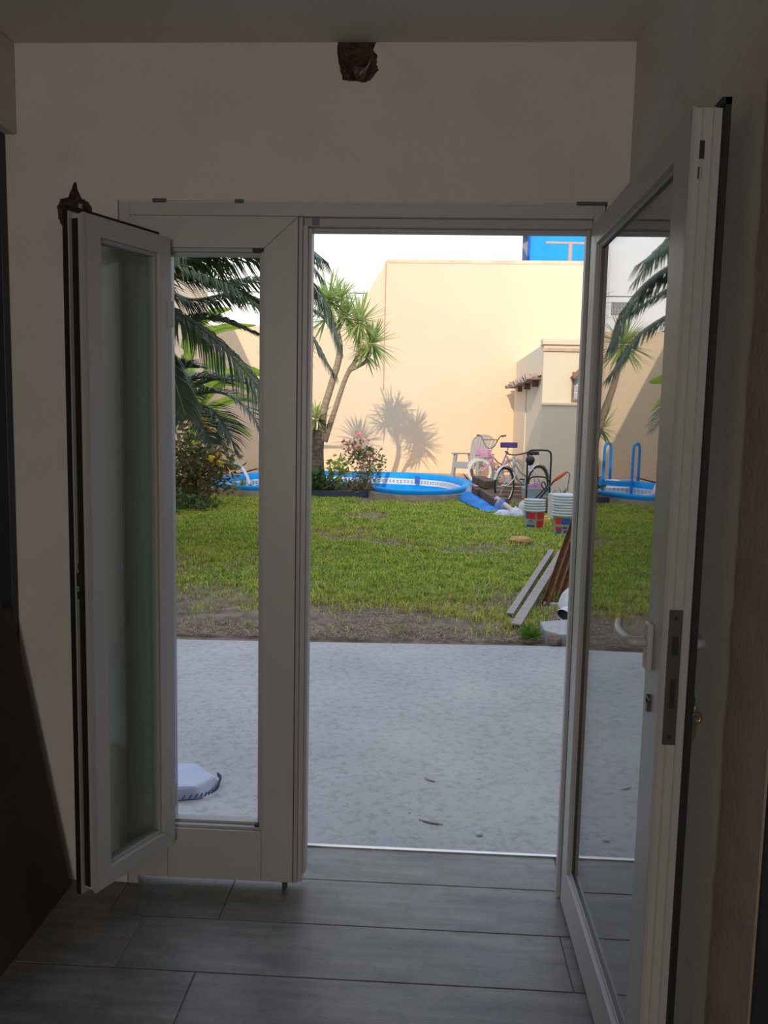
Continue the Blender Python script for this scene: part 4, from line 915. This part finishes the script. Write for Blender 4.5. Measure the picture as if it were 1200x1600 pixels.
    if kids:
        mb = MB(); mb.box(hx+.05, hx+.24, -.12, .12, hz-.10, hz-.09); 
        for k in range(5):
            z = hz-.09+k*.035; mb.tube([(hx+.05, -.12-.01*k, z), (hx+.24+.008*k, -.12-.01*k, z), (hx+.24+.008*k, .12+.01*k, z), (hx+.05, .12+.01*k, z)], .006, 5, closed=True)
        for k in range(12):
            a = 2*PI*k/12; x, y = hx+.145+.1*math.cos(a), .125*math.sin(a); mb.tube([(x, y, hz-.09), (x+.01*math.cos(a), y*1.2, hz+.05)], .005, 4)
        mb.build('basket', M['pink'], t)
    return t
p = onground(789, 791)
bicycle('bicycle', 'white and grey adult bicycle behind the plastic bags', (2.02, 12.70, gz(12.5)), math.atan2(-.75, -.66), .33, 1.02, M['bikewhite'], M['tyre'], M['black'], M['black'], steer=.1)
p = at(752, 752, 14.6)
bicycle('bicycle', "child's pink bicycle with white tyres and purple saddle beside the garden chair", (1.80, 15.05, DZ-.02), math.atan2(-.38, -.95), .265, .76, M['pink'], M['wtyre'], M['purple'], M['brownbar'], kids=True, steer=-.1)
tag(MB().box(-.3, .3, -.12, .12, 0, .09).build('plastic_tray', M['greenplastic'], bevel=.02), 'green plastic tray on the deck under the pink bicycle', 'tray').location = (1.25, 15.5, DZ-.02)

# tube frame cart
ct = thing('hand_cart', 'black tubular hand cart frame standing upright behind the buckets', 'hand cart', (1.80, 11.0, gz(11)))
for k, (w_, h0, h1) in enumerate([(.185, .0, 1.0)]):
    mb = MB(); mb.tube(bez([(-w_, 0, .02), (-w_, 0, .5), (-w_, 0, .90), (-w_+.03, 0, .985), (-w_+.10, 0, 1.0), (w_-.10, 0, 1.0), (w_-.03, 0, .985), (w_, 0, .90), (w_, 0, .5), (w_, 0, .02)], 48), .015, 8); mb.build('frame', M['black'], ct, True)
mb = MB(); mb.tube(bez([(-.17, -.02, .50), (-.10, -.03, .57), (.10, -.03, .57), (.17, -.02, .50)], 14), .013, 8); mb.build('crossbar', M['black'], ct, True)
mb = MB(); mb.tube([(-.17, -.02, .08), (.17, -.01, .46)], .013, 8); mb.build('brace', M['black'], ct, True)
mb = MB(); mb.box(-.19, .19, -.22, .02, .02, .035); mb.build('toe_plate', M['black'], ct)
for s in (-1, 1):
    mb = MB(); mb.tube([(s*.20, .05+.07*math.cos(a), .09+.07*math.sin(a)) for a in [2*PI*i/16 for i in range(16)]], .02, 6, closed=True); mb.build('wheel', M['tyre'], ct, True)
# black pouch on the cart
p = at(829, 719, 10.95)
mb = MB(); mb.lathe([(.0, -.095), (.05, -.07), (.075, -.01), (.07, .035), (.045, .06), (.0, .07)], 14); o = mb.build('helmet', M['black'], None, True); o.location = (p.x, 11.0, p.z); tag(o, 'small black rounded cap hanging on the upper left of the cart frame', 'cap')

# string trimmer
tr = thing('string_trimmer', 'grass trimmer with an orange grip resting diagonally on the cart', 'trimmer', (0, 0, 0))
a, b, c = at(826, 800, 10.6), at(866, 751, 10.4), at(885, 737, 10.3)
mb = MB(); mb.tube([a, b], .014, 8); mb.build('shaft', M['black'], tr, True)
mb = MB(); mb.tube([b, b.lerp(c, .35), b.lerp(c, .7), c], [.022, .03, .027, .022], 10); mb.build('grip', M['orange'], tr, True)
mb = MB(); mb.tube(bez([c, at(890, 741, 10.3), at(888, 755, 10.3), at(887, 768, 10.3)], 10), .006, 6); mb.build('cable', M['black'], tr, True)
d = a.lerp(b, .72); mb = MB(); mb.tube(bez([d, at(850, 753, 10.4), at(846, 757, 10.35), at(852, 766, 10.4), at(860, 760, 10.4)], 12), .009, 6); mb.build('loop_handle', M['black'], tr, True)
mb = MB(); mb.lathe([(0, -.03), (.06, -.03), (.07, .02), (.03, .05), (0, .06)], 12); o = mb.build('motor_head', M['black'], tr, True); o.location = a

# storage boxes behind the buckets
def tub(name, lab, cat, x0, x1, y0, y1, z0, h, m, lid=None):
    t = thing(name, lab, cat, ((x0+x1)/2, (y0+y1)/2, z0)); w_, d_ = (x1-x0)/2, (y1-y0)/2; mb = MB(); s = .93
    mb.add([(-w_*s, -d_*s, 0), (w_*s, -d_*s, 0), (w_*s, d_*s, 0), (-w_*s, d_*s, 0), (-w_, -d_, h), (w_, -d_, h), (w_, d_, h), (-w_, d_, h), (-w_*.93, -d_*.93, h), (w_*.93, -d_*.93, h), (w_*.93, d_*.93, h), (-w_*.93, d_*.93, h), (-w_*.88, -d_*.88, .03), (w_*.88, -d_*.88, .03), (w_*.88, d_*.88, .03), (-w_*.88, d_*.88, .03)],
      [(0, 3, 2, 1), (0, 1, 5, 4), (1, 2, 6, 5), (2, 3, 7, 6), (3, 0, 4, 7), (4, 5, 9, 8), (5, 6, 10, 9), (6, 7, 11, 10), (7, 4, 8, 11), (8, 9, 13, 12), (9, 10, 14, 13), (10, 11, 15, 14), (11, 8, 12, 15), (12, 13, 14, 15)]); mb.build('body', m, t)
    mb = MB(); r_ = [(-w_, -d_, h), (w_, -d_, h), (w_, d_, h), (-w_, d_, h)]; mb.tube(r_, .012, 6, closed=True); mb.build('rim', m, t)
    return t
tub('storage_tub', 'pale translucent storage tub behind the hand cart', 'tub', 1.60, 2.02, 11.15, 11.6, gz(11.4), .36, M['tealbin'])
def rag(name, lab, cat, c, r3, m, seed, n=14):
    r = random.Random(seed); vs = []; fs = []
    for j in range(7):
        ph = PI/2*j/6
        for i in range(n):
            a = 2*PI*i/n; q = 1+r.uniform(-.22, .22); vs.append((r3[0]*math.cos(a)*math.cos(ph)*q, r3[1]*math.sin(a)*math.cos(ph)*q, r3[2]*math.sin(ph)*(1+r.uniform(-.2, .2)) if j else 0))
    for j in range(6):
        for i in range(n): fs.append((j*n+i, j*n+(i+1) % n, (j+1)*n+(i+1) % n, (j+1)*n+i))
    fs.append(tuple(range(n-1, -1, -1)))
    o = MB().add(vs, fs).build(name, m, None, True); o.location = c; s = o.modifiers.new('s', 'SUBSURF'); s.levels = 1; s.render_levels = 1
    return tag(o, lab, cat)
rag('cloth_bundle', 'mauve and red cloth bundle lying in the pale tub', 'cloth', (1.83, 11.38, gz(11.4)+.28), (.18, .17, .16), M['cloth'], 4)
wb_ = thing('white_box', 'tall white box with a bluish printed side behind the buckets', 'box', (2.04, 10.0, gz(10)), .35)
mb = MB(); mb.box(-.16, .19, -.17, .17, 0, .40); mb.build('carton', M['whitebox'], wb_, bevel=.006)
mb = MB(); mb.box(-.01, .17, -.173, -.17, .02, .37); mb.build('printed_side', M['bluepanel'], wb_)
for q, (x, y, hh) in enumerate(((1.98, 10.9, .5), (2.16, 10.7, .48))):
    t = thing('potted_agave', ['small dark potted plant between the tub and the white box', 'spiky green potted agave behind the white box'][q], 'potted plant', (x, y, gz(y)))
    mb = MB(); mb.lathe([(.08, 0), (.11, .26), (.12, .27), (.10, .27), (.09, .22), (0, .22)], 16); mb.build('pot', M['clay'], t, True); rosette('leaves', t, (0, 0, .26), 22, .22, 300+q, 'palmblue', wd=.03)

# paint buckets, nested
def bucket(lab, c, z, grp, labelled, rz=0, parent=None):
    t = thing('bucket', lab, 'bucket', (c[0], c[1], z), rz, grp); H = .30; r0, r1 = .126, .143
    mb = MB(); mb.lathe([(r0-.003, 0), (r0, .006), (r1-.006, H-.05), (r1+.006, H-.05), (r1+.006, H-.035), (r1, H-.03), (r1+.002, H-.008), (r1+.008, H-.006), (r1+.008, H), (r1-.004, H), (r0-.008, .012), (0, .012)], 28); mb.build('body', M['pail'], t, True)
    if labelled:
        def patch(a0, a1, z0, z1, m, nm='print', off=.0012):
            mb = MB(); n_ = 8; vs = []
            for i in range(n_+1):
                a = math.radians(a0+(a1-a0)*i/n_)
                for z_ in (z0, z1):
                    rr_ = r0+(r1-.006-r0)*z_/(H-.05)+off; vs.append((rr_*math.cos(a), rr_*math.sin(a), z_))
            mb.add(vs, [(2*i, 2*i+2, 2*i+3, 2*i+1) for i in range(n_)]); return mb.build(nm, M[m], t)
        return t, patch
    return t
g1 = 'white paint buckets nested in the left stack'; c1_ = onground(836, 828); c1_ = (c1_.x, c1_.y+.12)
t, patch = bucket('white paint bucket with red and blue printed squares, bottom of the left stack', c1_, gz(c1_[1]), g1, True, rz=0)
patch(208, 222, .145, .235, 'blue'); patch(222, 268, .145, .235, 'red'); patch(277, 335, .145, .235, 'red'); patch(277, 330, .015, .125, 'red')
patch(212, 266, .035, .068, 'navyprint'); patch(232, 252, .118, .13, 'blue')
for k in range(7): patch(213+k*7.6, 213+k*7.6+(4.2 if k % 2 else 2.2), .082, .082+(.032 if k % 3 else .022), 'navyprint', 'lettering')
ORD = ['', 'second', 'third', 'fourth', 'fifth', 'sixth', 'seventh']
for k in range(1, 4): bucket(f'plain white bucket nested in the left stack, {ORD[k]} from the bottom', (c1_[0]+R_.uniform(-.004, .004), c1_[1]), gz(c1_[1])+k*.035+.002, g1, False)
g2 = 'white paint buckets nested in the right stack'; c2_ = onground(882, 837); c2_ = (c2_.x, c2_.y+.12)
t, patch = bucket('white paint bucket with red and blue label, bottom of the right stack', c2_, gz(c2_[1]), g2, True)
patch(212, 250, .145, .225, 'red'); patch(250, 300, .145, .225, 'blue'); patch(212, 252, .06, .11, 'red'); patch(216, 250, .012, .058, 'blue'); patch(262, 300, .012, .07, 'blue'); patch(256, 282, .085, .118, 'navyprint', 'lettering')
for k in range(1, 7): bucket(f'plain white bucket nested in the right stack, {ORD[k]} from the bottom', (c2_[0]+R_.uniform(-.006, .006), c2_[1]), gz(c2_[1])+k*.036+.002, g2, False)
p = onground(853, 811); yl_ = MB(); yl_.prism([(-.06, -.05), (.06, -.05), (.06, .05), (-.06, .05)], 0, .1); yl_.prism([(-.03, -.03), (.03, -.03), (.03, .03), (-.03, .03)], .1, .13)
o = yl_.build('yellow_can', M['yellow'], bevel=.012); o.location = (c1_[0]+.22, c1_[1]+.42, gz(9.8)); tag(o, 'small yellow can behind the left bucket stack', 'can')
# white jug
jg = thing('plastic_jug', 'white plastic jug with a red cap beside the left bucket stack', 'jug', (1.50, 10.35, gz(10.3)))
mb = MB(); mb.lathe([(.07, 0), (.078, .02), (.078, .17), (.06, .22), (.028, .25), (.026, .28), (0, .28)], 18); mb.build('body', M['whitebox'], jg, True); mb = MB(); mb.lathe([(.03, .265), (.03, .30), (0, .30)], 14); mb.build('cap', M['red'], jg, True)
mb = MB(); mb.tube(bez([(.05, 0, .23), (.10, 0, .2), (.10, 0, .13), (.078, 0, .10)], 8), .011, 6); mb.build('handle', M['whitebox'], jg, True)
# brown blocks leaning in a pile
bk = None; blocks = [(768, 783, 11.2), (778, 793, 10.9), (756, 774, 11.6), (763, 768, 11.9), (749, 775, 11.5), (770, 775, 11.6)]
BL = ['uppermost brown block, by the pool corner', 'lowest brown block, above the plastic bags', 'brown block in the middle of the leaning pile', 'brown block at the top right of the pile', 'brown block at the left, touching the tarp', 'brown block under the bicycle wheel']
base_ = Vector((1.02, 11.9, gz(11.9)))
Mrot = Matrix.Rotation(math.radians(28), 4, 'Z') @ Matrix.Rotation(math.radians(38), 4, 'Y')
pos_ = [(-.62, .02, .14), (.60, .0, .0), (-.02, .0, .0), (-.32, .06, .145), (-.33, -.06, .0), (.29, .0, .0)]
for k, q in enumerate(pos_):
    mb = MB(); mb.box(-.14, .14, -.115, .115, -.065, .065)
    if bk is None: bk = mb.build('brown_block', M['brick'], bevel=.006); o = bk
    else: o = bk.copy(); COL.objects.link(o)
    e1 = Vector((.33, -1.45, -.15)).normalized(); e2 = Vector((0, 0, 1)).cross(e1).normalized(); e3 = e1.cross(e2)
    Mrot = Matrix(((e1.x, e2.x, e3.x, 0), (e1.y, e2.y, e3.y, 0), (e1.z, e2.z, e3.z, 0), (0, 0, 0, 1)))
    o.matrix_world = Matrix.Translation(Vector((1.08, 11.85, gz(12)+.18))) @ Mrot @ Matrix.Translation(q) @ Matrix.Rotation(R_.uniform(-.13, .13), 4, 'Z') @ Matrix.Rotation(R_.uniform(-.06, .06), 4, 'Y')
    tag(o, BL[k], 'block', 'brown blocks piled by the pool')
# blue tarp
tv = []; tf = []; tr_ = random.Random(6); na, nb_ = 14, 8
for i in range(na+1):
    s = i/na; c_ = Vector((.72, 12.35, gz(12.3))).lerp(Vector((1.14, 10.7, gz(10.7))), s)
    hgt = .17*(1-s)**.8+.03
    for j in range(nb_+1):
        q = j/nb_; x = c_.x+(q-.45)*.34; z = c_.z+hgt*math.sin(PI*min(1, q*1.1+.05))*(1+tr_.uniform(-.25, .25))+.004; tv.append((x, c_.y+(q-.5)*.25, z))
for i in range(na):
    for j in range(nb_): a = i*(nb_+1)+j; tf.append((a, a+1, a+nb_+2, a+nb_+1))
o = MB().add(tv, tf).build('blue_tarp', M['tarp'], None, True); sd = o.modifiers.new('t', 'SOLIDIFY'); sd.thickness = .006; s = o.modifiers.new('s', 'SUBSURF'); s.levels = 1; s.render_levels = 1
tag(o, 'crumpled blue tarp lying on the grass in front of the brown blocks', 'tarp')
rag('plastic_sheet', 'pale crumpled plastic draped at the pool corner above the tarp', 'plastic', (.80, 12.6, gz(12.6)), (.13, .14, .26), M['bag'], 8)
rag('plastic_bag', 'blue and white plastic bag between the blocks and the pink tube', 'bag', (1.22, 11.0, gz(11)), (.13, .14, .20), M['bluebag'], 9)
rag('plastic_bag', 'clear plastic bag lying in front of the pink tube', 'bag', (1.20, 10.35, gz(10.3)), (.16, .12, .10), M['bag'], 12)
rag('plastic_bag', 'pale grey plastic bag beside the left bucket stack', 'bag', (1.36, 10.15, gz(10.1)), (.15, .13, .17), M['bag'], 13)
pk = thing('pink_tube', 'pale pink tube with a blue collar slanting across the plastic bags', 'tube', (0, 0, 0))
a, b = at(776, 779, 11.2), at(808, 804, 10.55); mb = MB(); mb.tube([a, b], .045, 12); mb.build('pipe', M['pinktube'], pk, True)
d = (b-a).normalized(); e = a.lerp(b, .32); mb = MB(); mb.tube([e-d*.03, e+d*.03], .062, 12); mb.build('collar', M['blue'], pk, True)
# pallet of slats behind the bicycle wheel
pt = thing('slatted_pallet', 'brown slatted pallet on the ground behind the bicycle wheel', 'pallet', (1.42, 13.2, gz(13)), .05)
for k in range(4): mb = MB(); mb.box(-.5, .5, -.012, .012, .02+k*.075, .075+k*.075); o = mb.build('slat', M['wood'], pt); o.location = (0, -.1+.004*k, 0)
for k in (-.42, .42): mb = MB(); mb.box(k-.03, k+.03, -.09, -.02, 0, .32); mb.build('post', M['wood'], pt)

# long planks at the right of the lawn
def plank(lab, a, b, wd, th):
    a, b = Vector(a), Vector(b); mb = MB(); d = (b-a); L = d.length
    prof = [(-wd/2, 0), (wd/2, 0), (wd/2, th), (wd/2-.012, th), (wd/2-.012, .012), (-wd/2+.012, .012), (-wd/2+.012, th), (-wd/2, th)]; prof = [(x, th-z) for x, z in prof][::-1]
    d.normalize(); s = d.cross(Vector((0, 0, 1))).normalized(); u = s.cross(d); n_ = len(prof)
    vs = [a+s*x+u*z for x, z in prof]+[b+s*x+u*z for x, z in prof]
    mb.add(vs, [tuple(range(n_)), tuple(range(2*n_-1, n_-1, -1))]+[(i, n_+i, n_+(i+1) % n_, (i+1) % n_) for i in range(n_)])
    o = mb.build('channel_plank', M['plank']); tag(o, lab, 'plank', 'long grey channels on the lawn'); return o
pa, pb = onground(806, 984), onground(877, 876); plank('nearer grey channel profile lying on the lawn, closest to the rusty sheet', (pa.x, pa.y, pa.z), (pb.x, pb.y, pb.z+.06), .075, .045)
pa, pb = onground(797, 968), onground(862, 873); plank('farther grey channel profile lying on the lawn, on the grass side', (pa.x+.002, pa.y+.05, pa.z), (pb.x-.005, pb.y, pb.z+.06), .055, .04)
# rusty corrugated sheet leaning on the wing wall
p0 = onground(858, 948); vsx = []; nl, nw = 10, 60
wv = Vector((.34, .22, .02)); lv = Vector((1.82, 6.3, 1.22))-p0
nv_ = wv.cross(lv).normalized()
for i in range(nl+1):
    for j in range(nw+1):
        s = j/nw; vsx.append(p0+wv*(s-.25)+lv*(i/nl)+nv_*.03*math.cos(s*2*PI*5)+Vector((0, 0, .01)))
o = MB().add(vsx, [(i*(nw+1)+j, i*(nw+1)+j+1, (i+1)*(nw+1)+j+1, (i+1)*(nw+1)+j) for i in range(nl) for j in range(nw)]).build('corrugated_sheet', M['rust'], None, True)
sd = o.modifiers.new('t', 'SOLIDIFY'); sd.thickness = .004; tag(o, 'rusty brown corrugated sheet leaning at the right of the lawn', 'metal sheet')
mb = MB(); mb.prism([(0, 0), (.15, -.03), (.17, .10), (.03, .12)], 0, .035); o = mb.build('paper_sheet', M['sack'], bevel=.006); q = onground(846, 946); o.location = (q.x, q.y-.02, q.z-.005); tag(o, 'white board scrap under the foot of the rusty sheet', 'board scrap')
# timber post behind
mb = MB(); mb.bar((1.22, 4.55, gz(4.5)), (1.80, 5.1, 1.1), .09, .05, (0, 1, 0)); tag(mb.build('timber_board', M['plank'], bevel=.004), 'grey board leaning beside the rusty sheet', 'board')
# sacks
def sack(name, lab, loc, rz, L, w_, h_, m, seed):
    r = random.Random(seed); vs = []; n_ = 16; k_ = 9
    for i in range(k_+1):
        s = i/k_; e = math.sin(PI*min(1, .18+s*.8))**.5
        for j in range(n_):
            a = 2*PI*j/n_; q = 1+r.uniform(-.09, .09); vs.append(((s-.5)*L, w_/2*math.cos(a)*e*q, max(0, h_/2+h_/2*math.sin(a)*e*q+(0 if s > .05 else 0))))
    fs = [(i*n_+j, i*n_+(j+1) % n_, (i+1)*n_+(j+1) % n_, (i+1)*n_+j) for i in range(k_) for j in range(n_)]
    t = thing(name, lab, 'sack', loc, rz); o = MB().add(vs, fs+[tuple(k_*n_+j for j in range(n_))]).build('bag_body', m, t, True); sd = o.modifiers.new('t', 'SOLIDIFY'); sd.thickness = .006; s = o.modifiers.new('s', 'SUBSURF'); s.levels = 1; s.render_levels = 1
    mb = MB(); mb.add([(-L/2+.03, w_/2*.75*math.cos(2*PI*j/12), h_*.5+h_*.36*math.sin(2*PI*j/12)) for j in range(12)], [tuple(range(11, -1, -1))]); mb.build('mouth_shade', M['rubber'], t)  # black disc takes the place of the shade inside the sack
    return t
q = onground(880, 976); sack('cement_sack', 'open white sack with a dark mouth lying by the broken slab', (q.x+.17, q.y+.16, q.z), math.radians(35), .40, .24, .12, M['sack'], 3)
rag('cement_sack', 'crumpled white sack heaped behind the open one', 'sack', (q.x+.20, q.y+.45, q.z), (.17, .22, .21), M['sack'], 4)
# broken slab
q = onground(852, 1003)
mb = MB(); mb.prism([(0, 0), (.10, -.10), (.50, -.12), (.60, .30), (.18, .28), (.0, .22)], -.10, .03)
o = mb.build('broken_slab', M['concrete'], bevel=.008); o.location = (q.x, q.y+.06, -.01); o.rotation_euler = (.03, -.02, 0); tag(o, 'broken concrete slab corner at the right edge of the patio', 'slab')
mb = MB(); rs = random.Random(4); bm_ = bmesh.new(); bmesh.ops.create_icosphere(bm_, subdivisions=2, radius=.05)
for v in bm_.verts: v.co = v.co*rs.uniform(.75, 1.2)
me = bpy.data.meshes.new('stone'); bm_.to_mesh(me); bm_.free(); o = link('stone', me, M['dirt']); o.location = (q.x+.05, q.y-.06, -.03); tag(o, 'earthy clod beside the broken slab', 'clod')
# ochre rag
q = onground(813, 851); rag('ochre_rag', 'ochre cloth lying flat on the lawn in front of the buckets', 'rag', (q.x, q.y, q.z+.03), (.16, .12, .075), M['orangeCloth'], 17)
# white folded sack on the patio, seen through the narrow opening
ws = thing('folded_sack', 'pale blue-white woven sack folded on the patio outside the narrow window', 'sack', (-1.0, .74, -.05), .25)
mb = MB(); mb.add([(-.28, -.12, 0), (.13, -.10, 0), (.20, .03, 0), (.13, .14, 0), (-.28, .12, 0), (-.28, -.10, .075), (.10, -.09, .055), (.185, .03, .035), (.10, .10, .07), (-.28, .10, .09)], [(4, 3, 2, 1, 0), (5, 6, 7, 8, 9), (0, 1, 6, 5), (1, 2, 7, 6), (2, 3, 8, 7), (3, 4, 9, 8), (4, 0, 5, 9)]); mb.build('folded_body', M['sackblue'], ws, bevel=.012)
mb = MB(); mb.add([(-.28, .02, .085), (.02, .06, .075), (-.04, .17, .14), (-.28, .16, .20), (-.28, .04, .10), (.0, .075, .09), (-.05, .18, .15), (-.28, .175, .21)], [(0, 1, 2, 3), (7, 6, 5, 4), (0, 4, 5, 1), (1, 5, 6, 2), (2, 6, 7, 3), (3, 7, 4, 0)]); mb.build('upper_fold', M['sackblue'], ws, bevel=.004)
mb = MB(); pts = bez([(-.27, -.118, .012), (.13, -.098, .012), (.20, .03, .012), (.19, .07, .02)], 40)
for i in range(0, 40): mb.bar(pts[i]+Vector((0, -.002, .0)), pts[i].lerp(pts[i+1], .5)+Vector((0, -.002, .014)), .006, .004)
mb.build('stitched_hem', M['navyprint'], ws)
# small debris on the concrete
def stone(lab, u, v, r_, seed):
    d_ = AX.T @ np.array([(u-600)/F_PX, (v-800)/F_PX, 1.0]); P_ = CAM+d_*(-.05-CAM[2])/d_[2]
    rs = random.Random(seed); bm_ = bmesh.new(); bmesh.ops.create_icosphere(bm_, subdivisions=2, radius=r_)
    for v_ in bm_.verts: v_.co = v_.co*rs.uniform(.7, 1.2); v_.co.z *= .55
    me = bpy.data.meshes.new('pebble'); bm_.to_mesh(me); bm_.free(); o = link('pebble', me, M['stone']); o.location = (P_[0], P_[1], -.05+r_*.35); tag(o, lab, 'pebble')
stone('pale pebble on the concrete near the threshold', 748, 1305, .014, 1)
stone('tiny pale pebble left of the pebble near the threshold', 640, 1270, .006, 2)
stone('tiny pale pebble in the middle of the patio', 747, 1217, .006, 3)
def twig(lab, pts):
    P3 = []
    for u, v in pts:
        d_ = AX.T @ np.array([(u-600)/F_PX, (v-800)/F_PX, 1.0]); P_ = CAM+d_*(-.046-CAM[2])/d_[2]; P3.append(Vector(P_))
    mb = MB(); mb.tube(bez(P3, 8), [.002]*2+[.004]*5+[.002]*2, 5); tag(mb.build('twig', M['plank'], None, True), lab, 'twig')
twig('dry twig on the concrete in front of the threshold', [(654, 1280), (672, 1285), (692, 1288)])
twig('short dry twig in the middle of the concrete patio', [(663, 1215), (672, 1219), (681, 1221)])
